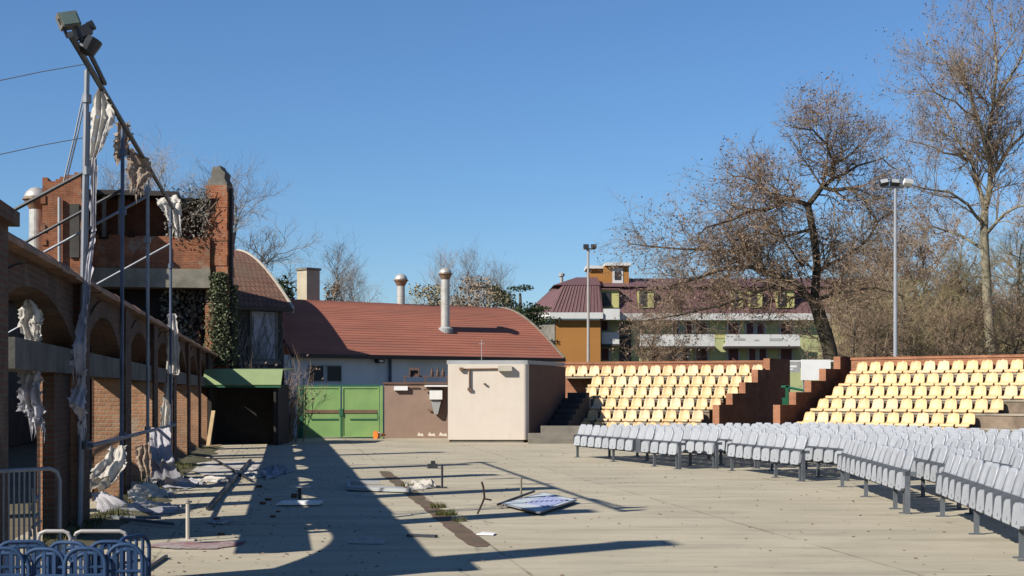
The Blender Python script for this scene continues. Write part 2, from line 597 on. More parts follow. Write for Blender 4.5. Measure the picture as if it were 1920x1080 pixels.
# ------------------------------------------------------------------ ground
g = MB()
N = 24
g.add([(-900, -300, -.03), (900, -300, -.03), (900, 1200, -.03), (-900, 1200, -.03)], [(0, 1, 2, 3)])
structure('ground', g, M['earth'], uv=False)
g = MB()
g.add([wl(-3.1, -12), (60, -12, 0), (60, 72, 0), wl(-3.1, 73)], [(0, 1, 2, 3)])
structure('plaza', g, M['concrete_floor'], uv=False)

# rusty drain channel running parallel to the arcade
rng = random.Random(5)
mb = MB()
n = 60
ve = []
for i in range(n + 1):
    v = 15.6 + (31.2 - 15.6) * i / n
    wv = .115 + .04 * noise.noise(V(v * 1.7, 3, 0)) + .02 * rng.random()
    c = 2.17 + .03 * noise.noise(V(v * .9, 8, 0))
    if i in (0, n):
        wv *= .5
    ve.append(wl(c - wv, v, .004))
    ve.append(wl(c + wv, v, .004))
mb.add(ve, [(2 * i, 2 * i + 1, 2 * i + 3, 2 * i + 2) for i in range(n)])
structure('drain_channel', mb, M['rust_channel'], uv=False)


def grass_tuft(mb, c, rad, cnt, h, rng):
    for _ in range(cnt):
        a = rng.random() * 6.283
        r = rad * math.sqrt(rng.random())
        p = V(c[0] + r * math.cos(a), c[1] + r * math.sin(a), c[2])
        d = V(rng.uniform(-.5, .5), rng.uniform(-.5, .5), 1).normalized() * h * rng.uniform(.5, 1.1)
        s = V(rng.uniform(-1, 1), rng.uniform(-1, 1), 0).normalized() * .006
        mb.add([p - s, p + s, p + d], [(0, 1, 2)])


mb = MB()
for (px, py, rad, cnt) in ((836, 966, .16, 260), (822, 952, .12, 160), (768, 912, .16, 120), (860, 978, .1, 60)):
    grass_tuft(mb, gp(px, py), rad, cnt, .1, rng)
tag(obj('grass', mb, M['grass'], uv=False), kind='stuff', label='green grass tufts sprouting in the rusty drain channel')

# windblown grit and leaf litter on the concrete
mb = MB()
for _ in range(2600):
    if rng.random() < .55:
        c = wl(-2.2 + abs(rng.gauss(0, 1.6)), rng.uniform(13, 46), .006)
    else:
        c = V(rng.uniform(-5, 9), rng.uniform(12, 48), .006)
    s_ = rng.uniform(.008, .03)
    a_ = rng.random() * 6.28
    x_, y_ = V(math.cos(a_), math.sin(a_), 0) * s_, V(-math.sin(a_), math.cos(a_), rng.uniform(0, .5)) * s_ * .6
    mb.add([c - x_, c - y_, c + x_, c + y_ + V(0, 0, .004)], [(0, 1, 2, 3)])
tag(obj('leaf_litter', mb, M['leaf_dead'], uv=False), kind='stuff', label='dry leaf litter and grit scattered over the concrete')

# mossy soil bank along the foot of the arcade
mb = MB()
nu, nv = 14, 90
vs = []
for j in range(nv + 1):
    v = 15.0 + 31.0 * j / nv
    wid = .62 + .3 * noise.noise(V(v * .5, 1, 0)) + .35 * max(0, noise.noise(V(v * .8, 5, 0)))
    for i in range(nu + 1):
        q = i / nu
        u = -2.95 + wid * q + .4
        hgt = (.07 + .08 * noise.noise(V(v * .8, q * 2, 4))) * (1 - q) ** .7 * (1 if j not in (0, nv) else 0)
        hgt = max(0, hgt + .035 * noise.noise(V(v * 4, q * 9, 1)) * (1 - q)) + (.004 if q < .98 else -.004)
        vs.append(wl(u, v, hgt))
fs = []
for j in range(nv):
    for i in range(nu):
        a = j * (nu + 1) + i
        fs.append((a, a + 1, a + nu + 2, a + nu + 1))
mb.add(vs, fs)
structure('soil_bank', mb, M['soil'], uv=False, smooth=True)
mb = MB()
for _ in range(120):
    v = rng.uniform(15, 34)
    u = -2.5 + abs(rng.gauss(0, .25))
    if u > -1.8:
        continue
    grass_tuft(mb, wl(u, v, .03 + .06 * max(0, -1.9 - u)), .14, 16, .13, rng)
tag(obj('weeds', mb, M['grass'], uv=False), kind='stuff', label='mossy weeds along the foot of the brick arcade')

# ------------------------------------------------------------------ the brick arcade
UF, UB = -2.55, -2.95
PC = [13.5 + 5.1 * i for i in range(8)]          # pier centres
arc = thing('arcade_wall', 'long ruined brick arcade wall with flat arches over a concrete beam', 'wall', wl(UF, 13.5), WA)
OFF = V(UF, 13.5, 0)


def aw(mb):
    mb.v = [(a - OFF.x, b - OFF.y, c) for a, b, c in mb.v]
    return mb


ZL, ZB, ZT = 1.94, 2.24, 3.06
for i, c in enumerate(PC):
    mb = MB()
    if i == 0:
        mb.box(UB - .1, UF + .26, 11.6, 12.55, 0, 3.12)
        mb.box(UB - .18, UF + .34, 11.5, 12.63, 3.12, 3.24)
    else:
        mb.box(UB - .03, UF + .09, c - .42, c + .42, 0, ZT)
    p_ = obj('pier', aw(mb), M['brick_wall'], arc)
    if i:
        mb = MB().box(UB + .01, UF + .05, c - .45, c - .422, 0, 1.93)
        obj('reveal', aw(mb), M['brick_reveal'], p_)  # thin added facing: sunlight on the pier side as brighter brick
A2, RISE = 2.13, .54
RR = (A2 * A2 + RISE * RISE) / (2 * RISE)
beam = MB()
beam.box(UB - .02, UF + .035, 14.12, 49.1, ZL, ZB)
obj('beam', aw(beam), M['beam_concrete'], arc)
for i in range(len(PC) - 1):
    v0, v1 = PC[i] + .42, PC[i + 1] - .42
    if i == 0:
        v0 = 12.57
    a = (v1 - v0) / 2
    rr = (a * a + RISE * RISE) / (2 * RISE)
    mid = (v0 + v1) / 2
    n = 20
    vsam = [v0 + (v1 - v0) * k / n for k in range(n + 1)]
    za = [ZB + .01 + math.sqrt(max(0, rr * rr - (v - mid) ** 2)) - (rr - RISE) for v in vsam]
    mb = MB()
    vs, fs = [], []
    for v, z in zip(vsam, za):
        vs += [(UF, v, z), (UF, v, ZT), (UB, v, ZT), (UB, v, z)]
    for k in range(n):
        b = 4 * k
        fs += [(b, b + 4, b + 5, b + 1), (b + 1, b + 5, b + 6, b + 2), (b + 2, b + 6, b + 7, b + 3), (b + 3, b + 7, b + 4, b)]
    fs += [(0, 1, 2, 3), (4 * n + 3, 4 * n + 2, 4 * n + 1, 4 * n)]
    mb.add(vs, fs)
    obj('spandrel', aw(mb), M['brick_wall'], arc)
    mb = MB()
    vs, fs = [], []
    for v, z in zip(vsam, za):
        vs += [(UF + .025, v, z + .004), (UF + .025, v, z + .23), (UF - .05, v, z + .23), (UF - .05, v, z + .004)]
    for k in range(n):
        b = 4 * k
        fs += [(b, b + 4, b + 5, b + 1), (b + 1, b + 5, b + 6, b + 2), (b + 3, b + 7, b + 4, b)]
    mb.add(vs, fs)
    obj('arch_ring', aw(mb), M['brick_wall'], arc)
# closed last stretch
mb = MB()
mb.box(UB, UF, 49.62, 54.3, 0, ZT - .003)
obj('end_panel', aw(mb), M['brick_wall'], arc)
# brick infill in the first opening
mb = MB()
mb.box(UF - .16, UF - .03, 16.9, 18.17, 0, ZL - .004)
obj('infill_panel', aw(mb), M['brick_wall'], arc)
# tile coping, broken here and there
mb = MB()
rng = random.Random(11)
v = 12.65
while v < 54.2:
    l = rng.uniform(.5, .9)
    d = rng.uniform(-.012, .012)
    x0, x1 = UB - .12, UF + .16
    prof = [(x0, ZT + d), (x1, ZT + d), (x1, ZT + .05 + d), (x1 - .1, ZT + .13 + d), ((x0 + x1) / 2, ZT + .17 + d), (x0 + .1, ZT + .13 + d), (x0, ZT + .05 + d)]
    mb.ext([V(a, min(v + l, 54.3) - .008, b) for a, b in prof], (0, -(min(v + l, 54.3) - v - .008), 0))
    v += l
obj('coping', aw(mb), M['coping'], arc)

# long low range added behind the arcade; dark walls keep its openings dark
bw = thing('brick_outbuilding', 'low windowless brick range standing in the yard behind the arcade', 'building', wl(-8.6, 30), WA)
mb = MB().box(-5, 0, -9, 27, 0, 4.7)
obj('wall', mb, M['dark_render'], bw)
mb = MB().ext([V(.25, 27.2, 4.6), V(-2.5, 27.2, 5.3), V(-5.25, 27.2, 4.6), V(-5.25, 27.2, 4.72), V(-2.5, 27.2, 5.42), V(.25, 27.2, 4.72)], (0, -36.4, 0))
obj('roof', mb, M['roof_tile'], bw)

# tall brick pillars standing in the yard, left of the picture; their long shadows reach the plaza
for i, (x, y, t_) in enumerate(((-8.13, 9.13, 12), (-8.78, 13.54, 12), (-9.16, 18.5, 12), (-10.27, 22.7, 12), (-10.99, 27.0, 12), (-13.97, 32.7, 14.5))):
    hh = t_ * .7055
    pz = thing('brick_pillar', 'tall brick pillar standing free in the yard behind the arcade', 'pillar', (x, y, 0), WA, 'free standing pillars behind the arcade')
    obj('shaft', MB().box(-.24, .24, -.24, .24, 0, hh - .12), M['brick_wall'], pz)
    obj('cap', MB().box(-.28, .28, -.28, .28, hh - .118, hh), M['old_concrete'], pz)

# ------------------------------------------------------------------ scaffold with the torn screen
UP = -2.36
PV = []
for px in (163, 230, 277, 320):
    k = (px - CX) / F
    Yd = UP / (.98725 * k + .15917)
    PV.append(Yd * (.98725 - .15917 * k))
ZBAR = 5.67
sc = thing('scaffold', 'tall tubular steel scaffold frame standing against the brick arcade', 'scaffold', wl(UP, PV[0]), WA)


def sl_(u, v, z):
    return V(u - UP, v - PV[0], z)


for i, v in enumerate(PV):
    mb = MB()
    ln = (-.10, -.02, 0, 0)[i]
    mb.tube([sl_(UP + ln, v, .03), sl_(UP, v, ZBAR - .02)], (.034 if i == 0 else .029), 8)
    if i == 0:
        mb.tube([sl_(UP + .0 + ln, v + .16, .03), sl_(UP, v + .16, ZBAR - .5)], .026, 6)
    for z in (1.07, 4.42, 5.3):
        mb.tube([sl_(UP, v, z - .05), sl_(UP, v, z + .05)], .055, 8)
    mb.box(-.09 + ln, .09 + ln, v - PV[0] - .09, v - PV[0] + .09, 0.01, .04)
    obj('pole', mb, M['steel'] if i in (0, 2) else M['steel_blue'], sc, uv=False)
mb = MB().tube([sl_(UP + .04, 16.3, ZBAR), sl_(UP + .04, 24, ZBAR), sl_(UP + .04, PV[3] + .4, ZBAR)], .038, 8)
mb.tube([sl_(UP + .1, 16.9, ZBAR + .09), sl_(UP + .1, 18.9, ZBAR + .02)], .03, 6)
obj('top_rail', mb, M['steel_dark'], sc, uv=False)
mb = MB().tube([sl_(UP + .07, PV[0] - .15, 1.07), sl_(UP + .07, PV[3] + .2, 1.03)], .03, 6)
obj('middle_rail', mb, M['steel_blue'], sc, uv=False)
for i, (z0, du) in enumerate(((4.42, 4.6), (4.75, 4.0), (5.2, 4.8), (4.9, 3.4))):
    v = PV[i]
    mb = MB().tube([sl_(UP, v, z0), sl_(UP - du, v, z0 - du * .58)], .024, 6)
    obj('brace', mb, M['steel_dark'] if i in (0, 1) else M['steel'], sc, uv=False)

# floodlights at the near end of the top rail
fl = thing('floodlight', 'grey floodlight tipped up at the very end of the scaffold rail', 'floodlight', wl(UP + .04, 16.45, ZBAR + .06), R(35), 'floodlights on the scaffold')
obj('bracket', MB().bar((-.06, -.05, -.08), (-.16, -.05, .12), .03, .03).bar((.1, -.05, -.08), (.0, -.05, .12), .03, .03), M['steel_dark'], fl, uv=False)
MH = Matrix.Translation((-.05, -.05, .13)) @ Matrix.Rotation(R(-16), 4, 'Y') @ Matrix.Rotation(R(-18), 4, 'X')
obj('housing', MB().box(-.11, .11, -.02, .09, -.085, .085, 0, MH).box(-.06, .06, .09, .14, -.05, .05, 0, MH), M['old_concrete'], fl, uv=False)
obj('lens', MB().box(-.09, .09, -.032, -.022, -.07, .07, 0, MH), pbr('floodlight lens', (.20, .27, .24), .25, .1, 6, 0), fl, uv=False)
f2 = thing('floodlight', 'black twin floodlight bunched low on the scaffold rail beneath the grey one', 'floodlight', wl(UP + .06, 16.95, ZBAR + .05), R(20), 'floodlights on the scaffold')
obj('bracket', MB().bar((0, 0, -.05), (.08, 0, .06), .04, .04), M['steel_dark'], f2, uv=False)
MH = Matrix.Translation((.10, 0, .0)) @ Matrix.Rotation(R(25), 4, 'Y')
mb = MB()
mb.lathe([(.04, -.12), (.10, -.10), (.12, .02), (.125, .08), (.04, .08)], 12)
mb.v = [tuple(MH @ V(*p)) for p in mb.v]
obj('housing', mb, M['steel_dark'], f2, uv=False)
MH = Matrix.Translation((.02, -.05, .13)) @ Matrix.Rotation(R(-30), 4, 'Y')
obj('housing', MB().box(-.10, .10, -.06, .06, -.06, .06, 0, MH).box(.08, .16, -.04, .04, -.03, .07, 0, MH), M['steel_dark'], f2, uv=False)

# cables and rope
for lab, pts, r, mt in (
        ('thin upper cable running from the scaffold top to beyond the left edge', [at(160, 120, 18.0), at(80, 134, 17.6), at(-30, 157, 17)], .006, 'cable'),
        ('thin lower cable running left from the middle of the scaffold', [at(158, 258, 18.0), at(80, 272, 17.6), at(-30, 296, 17)], .006, 'cable'),
        ('pale doubled rope tying the scaffold top back to its brace', [at(157, 175, 18.05), at(140, 255, 18.0), at(119, 342, 18.1)], .011, 'rope')):
    mb = MB().tube(pts, r, 5)
    if mt == 'rope':
        mb.tube([p + V(.03, .01, 0) for p in pts], r, 5)
    single('rope' if mt == 'rope' else 'cable', mb, M[mt], lab, 'rope' if mt == 'rope' else 'cable', pts[-1], uv=False)


# ------------------------------------------------------------------ torn cloth
def resample(pl, n):
    pl = [Vector(p) for p in pl]
    if len(pl) == 1:
        return [pl[0].copy() for _ in range(n + 1)]
    out = []
    m = len(pl) - 1
    for i in range(n + 1):
        t = i / n * m
        k = min(int(t), m - 1)
        out.append(pl[k].lerp(pl[k + 1], t - k))
    return out


def cloth(label, rows, mt, fold=.05, nf=3.0, seed=0, nu=34, nv=36, ragged=.06, name='torn_cloth', group='torn white cloths of the screen', bumps=.5):
    rg = [resample(r, nu) for r in rows]
    rng = random.Random(seed)
    grid = []
    m = len(rg) - 1
    for j in range(nv + 1):
        t = j / nv * m
        k = min(int(t), m - 1)
        f = t - k
        f = f * f * (3 - 2 * f) * .5 + f * .5
        row = []
        for i in range(nu + 1):
            row.append(rg[k][i].lerp(rg[k + 1][i], f))
        grid.append(row)
    out = [[p.copy() for p in r] for r in grid]
    for j in range(nv + 1):
        for i in range(nu + 1):
            a = grid[j][max(i - 1, 0)]
            b = grid[j][min(i + 1, nu)]
            c = grid[max(j - 1, 0)][i]
            d = grid[min(j + 1, nv)][i]
            nn = (b - a).cross(d - c)
            nn = nn.normalized() if nn.length > 1e-9 else V(0, -1, 0)
            if nn.y > 0 and abs(nn.z) < .7 or (abs(nn.z) >= .7 and nn.z < 0):
                nn = -nn
            q, s = i / nu, j / nv
            ph = seed * 1.7 + 1.2 * noise.noise(V(s * 2.5, q * 2, seed))
            wv = .7 * fold * math.sin(6.283 * nf * q + ph * 3) * (.35 + .65 * min(1, s * 2.5))
            wv += fold * bumps * 1.6 * noise.noise(V(q * 5 + seed, s * 6, 2.3))
            wv += fold * .45 * noise.noise(V(q * 17 + seed, s * 21, 5.1))
            p = out[j][i] + nn * wv
            if ragged and (j == nv or i in (0, nu)):
                p += V(rng.uniform(-1, 1), 0, rng.uniform(-1, 1)) * ragged * .5
            if ragged and j == nv:
                p.z += rng.uniform(-1.2, .8) * ragged
            out[j][i] = p
    mb = MB()
    vs = [p for r in out for p in r]
    for p in vs:
        if p.z < .012:
            p.z = .012 + .004 * rng.random()
    fs = []
    for j in range(nv):
        for i in range(nu):
            a = j * (nu + 1) + i
            if ragged and j > nv * .25 and rng.random() < .012:
                continue
            fs.append((a, a + nu + 1, a + nu + 2, a + 1))
    if ragged:
        for i in range(nu):
            if rng.random() < .55:
                p, q = vs[nv * (nu + 1) + i], vs[nv * (nu + 1) + i + 1]
                dn = V(rng.uniform(-.03, .03), rng.uniform(-.02, .02), -rng.uniform(.04, .22) * (1 if p.z > .3 else 0))
                if dn.z < -.01:
                    b0 = len(vs)
                    vs.append((p + q) / 2 + dn)
                    fs.append((nv * (nu + 1) + i, nv * (nu + 1) + i + 1, b0))
    mb.add(vs, fs)
    base = min(vs, key=lambda p: p.z).copy()
    return single(name, mb, M[mt], label, 'cloth', base, group, uv=False, smooth=True)


def row(Y, *pts):
    return [at(x, y, Y) for x, y in pts]


YP = [18.04, 22.0, 26.1, 31.4]
cloth('ragged white cloth hanging highest on the scaffold, close to the front pole', [row(18.5, (186, 160), (192, 166)), row(18.5, (170, 205), (207, 196)), row(18.4, (168, 218), (217, 222)), row(18.4, (168, 252), (200, 258)), row(18.3, (166, 305), (180, 303))], 'cloth', .06, 2.5, 1)
cloth('long narrow cloth strip trailing down the front scaffold pole', [row(17.8, (170, 298), (182, 298)), row(17.7, (172, 430), (180, 430)), row(17.2, (160, 500), (172, 500)), row(16.7, (150, 600), (163, 600)), row(16.2, (134, 650), (160, 640)), row(16.2, (136, 692), (158, 705))], 'cloth_grey', .03, 1.5, 2, nv=40)
cloth('grey cloth pointed like a fin hanging low on the front scaffold pole', [row(16.6, (152, 690), (161, 690)), row(16.3, (142, 725), (160, 725)), row(16.0, (127, 752), (159, 770)), row(16.2, (150, 775), (158, 800))], 'cloth_grey', .035, 1.5, 3)
cloth('small tan rag hanging on the top rail above the second pole', [row(22, (221, 228), (240, 230)), row(22, (218, 262), (246, 258)), row(22.2, (217, 292), (240, 270))], 'cloth_tan', .05, 2, 4, ragged=.12)
cloth('pale tan pennant of cloth spread below the sloping top rail', [row(23.6, (236, 275), (252, 282)), row(24, (238, 300), (287, 318)), row(24, (240, 322), (284, 330)), row(24, (244, 350), (268, 352))], 'cloth_tan', .05, 2, 5, ragged=.1)
cloth('white bunched cloth dangling at the far end of the top rail', [row(30.5, (293, 372), (330, 366)), row(30.4, (298, 385), (338, 378)), row(30.4, (308, 402), (340, 405)), row(30.3, (326, 428), (340, 434))], 'cloth', .08, 2.5, 6)
k1 = 15.4
cloth('white cloth hanging in the first arch of the arcade', [row(k1, (46, 562), (58, 562)), row(k1, (34, 585), (72, 580)), row(k1, (32, 604), (78, 605)), row(k1, (40, 625), (76, 636)), row(k1, (50, 642), (74, 640))], 'cloth', .07, 2.2, 7, ragged=.05)
cloth('grey cloth hanging in the dark lower opening under the first arch', [row(15.0, (43, 691), (72, 691)), row(15, (36, 720), (76, 715)), row(15, (37, 765), (78, 760)), row(15, (58, 792), (82, 798))], 'cloth_grey', .08, 2.5, 8, ragged=.08)
cloth('long pale cloth wrapped around the farthest scaffold pole', [row(31.2, (316, 588), (330, 588)), row(31.2, (314, 630), (335, 625)), row(31.2, (314, 700), (338, 700)), row(31.2, (312, 705), (325, 705)), row(31.1, (305, 760), (322, 755)), row(31.0, (300, 804), (318, 800))], 'cloth', .06, 2, 9, nv=36)
cloth('large grey cloth draped over the middle rail and sweeping onto the floor', [row(26.4, (279, 804), (318, 802)), row(26.0, (281, 830), (320, 835)), row(25.2, (283, 865), (326, 868)), [gp(285, 900, .12), gp(338, 895, .10)], [gp(305, 915, .03), gp(358, 902, .04)], [gp(350, 918), gp(388, 908)]], 'cloth_grey', .045, 2.2, 10, nu=30, nv=36)
cloth('sunlit white cloth slung from the rail to the soil beside the front pole', [row(20.6, (206, 838), (236, 836)), row(20.2, (194, 862), (236, 870)), row(19.2, (170, 888), (218, 905)), [gp(158, 925, .06), gp(192, 918, .2)]], 'cloth', .055, 2.2, 11, nu=30, nv=30)
cloth('thin grey cloth hanging from the middle rail between the second and third poles', [row(24.5, (254, 838), (282, 828)), row(24.5, (256, 860), (284, 862)), row(24.4, (262, 884), (284, 892))], 'cloth_tan', .05, 2.5, 12)
cloth('crumpled lilac grey cloth lying along the floor by the soil bank', [[gp(172, 924, .25), gp(196, 922, .3)], [gp(186, 962, .06), gp(240, 945, .12)], [gp(250, 966, .02), gp(300, 944, .06)], [gp(330, 962, .01), gp(338, 948, .03)]], 'cloth_grey', .035, 1.6, 13, nu=24, nv=34, ragged=.05)
cloth('flat pale sheet lying on the floor under the far scaffold bays', [[gp(338, 872), gp(400, 866)], [gp(346, 880), gp(440, 866)], [gp(400, 900), gp(492, 866)], [gp(440, 902), gp(488, 884)]], 'cloth', .035, 2, 14, nu=24, nv=24, ragged=.03)
cloth('bluish rumpled sheet lying at the edge of the shade near the sunlit strips', [[gp(497, 878), gp(520, 871, .1)], [gp(490, 892), gp(540, 876, .1)], [gp(500, 900), gp(553, 884)]], 'cloth_grey', .07, 2, 15, ragged=.05)
cloth('white rag on the floor beside the flat pale sheet', [[gp(350, 903), gp(372, 896)], [gp(392, 905), gp(432, 893, .08)], [gp(420, 907), gp(438, 898)]], 'cloth', .05, 2, 16, ragged=.04)
cloth('white torn scrap on the sunlit strips, halfway along the fallen poles', [[gp(438, 884), gp(470, 878)], [gp(452, 895), gp(500, 886, .05)], [gp(470, 900), gp(498, 894)]], 'cloth', .04, 2, 51, ragged=.04)
cloth('white torn scrap lying in the sun just behind the stub post', [[gp(385, 980), gp(410, 973)], [gp(400, 984), gp(436, 974, .03)], [gp(420, 985), gp(438, 979)]], 'cloth', .025, 2, 52, ragged=.03)
cloth('long white sheet lying on the soil at the foot of the second scaffold pole', [[gp(236, 922, .22), gp(262, 905, .25)], [gp(250, 938, .1), gp(300, 915, .12)], [gp(280, 945), gp(335, 922)]], 'cloth', .05, 2, 53, ragged=.04)
cloth('dirty red and blue banner lying in the shade behind the blue racks', [[gp(266, 1027), gp(300, 1019)], [gp(330, 1031), gp(350, 1018)], [gp(400, 1031), gp(420, 1017)], [gp(448, 1024), gp(462, 1017)]], 'banner', .02, 2, 17, nv=34, ragged=.04, name='banner', group=None)

# ------------------------------------------------------------------ ruined tower house at the far end of the arcade
rv = 47.0
RK = 1.16         # the ruin stands a little behind the shed, where the arcade ends
rt = thing('ruined_house', 'roofless red brick ruin with a concrete porch slab and a tall broken pillar', 'building', wl(-4 * RK, rv * RK), WA)


def rbox(mb, u0, u1, v0, v1, z0, z1, mi=0):
    k = RK
    zz = lambda z: z if z < .5 else H + (z - H) * k
    return mb.box((u0 + 4) * k, (u1 + 4) * k, (v0 - rv) * k, (v1 - rv) * k, zz(z0), zz(z1), mi)


rng = random.Random(3)
# left block
mb = MB()
rbox(mb, -7.3, -6.15, 45.5, 47.8, 0, 8.1)
u = -7.3
while u < -6.16:
    wd = rng.uniform(.12, .3)
    rbox(mb, u, min(u + wd, -6.15), 45.5, 45.5 + rng.uniform(.5, 1.5), 8.1, 8.38 + rng.uniform(-.16, .2))
    u += wd
for k in range(26):
    z_ = rng.uniform(3.5, 8.2)
    u_ = rng.choice([-7.3, -6.15]) + rng.uniform(-.06, .06)
    rbox(mb, u_ - .07, u_ + .07, 45.47 - rng.random() * .02, 45.8, z_, z_ + rng.uniform(.08, .3))
obj('brick_block', mb, M['brick_ruin'], rt)
mb = MB().tube([(-6.78 * RK + 4 * RK, 45.42 * RK - rv * RK - .02, 5.8), (-6.78 * RK + 4 * RK, 45.42 * RK - rv * RK - .02, 8.7)], .06, 8)
obj('drainpipe', mb, M['frame_pale'], rt, uv=False)
mb = MB()
rbox(mb, -6.48, -6.2, 45.43, 45.49, 5.9, 7.55)
obj('window', mb, M['dark_render'], rt)
# slab, parapet and the open storey above
mb = MB()
rbox(mb, -6.15, -2.3, 46.7, 48.0, 5.1, 5.70)
obj('porch_slab', mb, M['slab'], rt)
mb = MB()
z0 = 5.7
u = -6.14
while u < -2.32:
    wd = rng.uniform(.2, .4)
    rbox(mb, u, min(u + wd, -2.32), 46.86, 47.16, z0, 6.72 + rng.uniform(-.14, .06))
    u += wd
obj('parapet', mb, M['brick_ruin'], rt)
mb = MB()
rbox(mb, -6.14, -2.3, 47.75, 47.97, 5.7, 8.0)
rbox(mb, -2.6, -2.3, 47.17, 47.74, 5.7, 7.6)
obj('rear_wall', mb, M['brick_dark'], rt)
mb = MB()
for u in (-5.7, -5.2, -3.62):
    mb = MB()
    rbox(mb, u, u + .12, 46.95, 47.07, 6.72, 8.02)
    obj('post', mb, M['old_concrete'], rt)
mb = MB()
rbox(mb, -6.2, -3.3, 46.6, 48.0, 8.02, 8.17)
rbox(mb, -3.29, -2.2, 46.9, 47.9, 7.9, 8.0)
obj('roof', mb, M['gutter'], rt)
# storey under the slab: near black walls paint the porch shade
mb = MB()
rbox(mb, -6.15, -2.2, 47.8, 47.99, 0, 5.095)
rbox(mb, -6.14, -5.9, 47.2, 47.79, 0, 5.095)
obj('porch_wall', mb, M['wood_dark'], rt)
# tall pillar, turned so that its shaded side shows
pl = thing('brick_pillar', 'tall broken red brick pillar rising above the ruin roof', 'pillar', wl(-2.02 * RK, 47.25 * RK), R(-8))
pl.scale = (RK, RK, 1.135)
mb = MB()
z_ = 0.0
while z_ < 8.35:
    h_ = rng.uniform(.12, .38)
    j = [rng.uniform(-.03, .03) for _ in range(4)]
    mb.box(-.36 + j[0], .36 + j[1], -.33 + j[2] * .6, .33 + j[3], z_, min(z_ + h_, 8.4))
    z_ += h_
obj('shaft', mb, M['brick_ruin'], pl)
mb = MB()
prof = [(-.31, 8.35), (.33, 8.35), (.33, 8.48), (.25, 8.62), (.27, 8.80), (.15, 8.92), (.08, 9.05), (-.05, 8.98), (-.12, 9.03), (-.20, 8.82), (-.17, 8.70), (-.31, 8.55)]
mb.ext([V(a, .28, b) for a, b in prof], (0, -.56, 0))
obj('broken_top', mb, M['old_concrete'], pl)
mb = MB().bar((.42, -.1, .0), (.42, -.1, 8.3), .1, .1)
obj('drainpipe', mb, M['gutter'], pl, uv=False)


def leaf_cloud(mb, rng, cnt, fpos, size=(.05, .12), flat=None):
    for _ in range(cnt):
        p = fpos()
        if p is None:
            continue
        s = rng.uniform(*size)
        a = V(rng.gauss(0, 1), rng.gauss(0, 1), rng.gauss(0, 1)).normalized()
        if flat is not None:
            a = (a * .5 + flat).normalized()
        x = a.orthogonal().normalized()
        x = Matrix.Rotation(rng.random() * 6.28, 3, a) @ x
        y = a.cross(x)
        mb.add([p - x * s * .5, p + y * s * .42, p + x * s * .6, p - y * s * .42], [(0, 1, 2, 3)])


# ivy on the pillar
mb = MB()


def f():
    z = 2.6 + 3.0 * rng.random() ** .9
    hw = .5 * (1 - .35 * (z - 2.6) / 3.0)
    return wl(-2.02 * RK + rng.gauss(0, hw * .45), 46.78 * RK - abs(rng.gauss(0, .1)), H + (z - H) * RK)


leaf_cloud(mb, rng, 6500, f, (.05, .11))


def f():
    return wl(-1.6 * RK + abs(rng.gauss(0, .1)), 47.2 * RK + rng.uniform(-.4, .4), 2.2 + 3.6 * rng.random())


leaf_cloud(mb, rng, 1500, f, (.05, .11))
single('ivy', mb, M['leaf_ivy'], 'pale green ivy climbing the lower half of the broken pillar', 'ivy', wl(-2.0, 46.75, 2.2), uv=False)
mb = MB()


def f():
    u = rng.uniform(-3.75, -2.35)
    top = 8.0 + .45 * noise.noise(V(u * 3, 0, 0)) + .3
    bot = 6.7 - .2 * rng.random()
    z = bot + (top - bot) * rng.random()
    return wl(u * RK, 46.85 * RK + rng.gauss(0, .12), H + (z - H) * RK)


leaf_cloud(mb, rng, 1000, f, (.04, .10))
for _ in range(70):
    u = rng.uniform(-3.6, -2.4)
    z = rng.uniform(7.0, 8.1)
    u *= RK
    z = H + (z - H) * RK
    mb.tube([wl(u, 46.85 * RK, z), wl(u + rng.uniform(-.3, .3), 46.8 * RK, z + rng.uniform(.1, .6)), wl(u + rng.uniform(-.4, .4), 46.7 * RK, z + rng.uniform(-.2, .75))], .012, 3)
single('dry_creeper', mb, M['leaf_dry'], 'dry grey creeper spilling over the ruin parapet beside the pillar', 'creeper', wl(-3, 46.8, 6.6), uv=False)
mb = MB()


def f():
    return wl(rng.uniform(-3.9, -2.6) * RK, 47.5 * RK + rng.gauss(0, .1), 2.8 + 2.8 * rng.random())


leaf_cloud(mb, rng, 900, f, (.08, .2))
single('creeper', mb, M['leaf_dry'], 'dull creeper hanging in the dark porch under the concrete slab', 'creeper', wl(-3.2, 48.2, 2.6), uv=False)

# ------------------------------------------------------------------ metal flues
def flue(label, base, r, h, rb, cone=True, name='metal_chimney'):
    t = thing(name, label, 'chimney', base)
    obj('pipe', MB().lathe([(r, -.2), (r, h * .5), (r * 1.04, h * .5 + .01), (r * 1.04, h * .5 + .05), (r, h * .5 + .06), (r, h)], 20), M['metal_bright'], t, uv=False, smooth=False)
    obj('cowl_skirt', MB().lathe([(r * .9, h - .02), (rb * .98, h + rb * .75), (rb * 1.12, h + rb * .80), (rb * 1.12, h + rb * .92), (rb * .5, h + rb * .95)], 20), M['metal_rust'], t, uv=False)
    obj('cowl_dome', MB().lathe([(rb * 1.0, h + rb * .93), (rb * .97, h + rb * 1.15), (rb * .82, h + rb * 1.45), (rb * .5, h + rb * 1.75), (rb * .12, h + rb * 1.86)], 20), M['metal_bright'], t, uv=False, smooth=True)
    obj('base_flange', MB().lathe([(r * 1.7, -.2), (r * 1.7, .02), (r * 1.05, .09), (r * .9, .09)], 20), M['frame_pale'], t, uv=False)
    return t


b = at(68, 450, 53.0)
t = flue('fat pale metal chimney with a round cowl behind the arcade, far left', V(b.x, b.y, 5.0), .26, 3.55, .45)

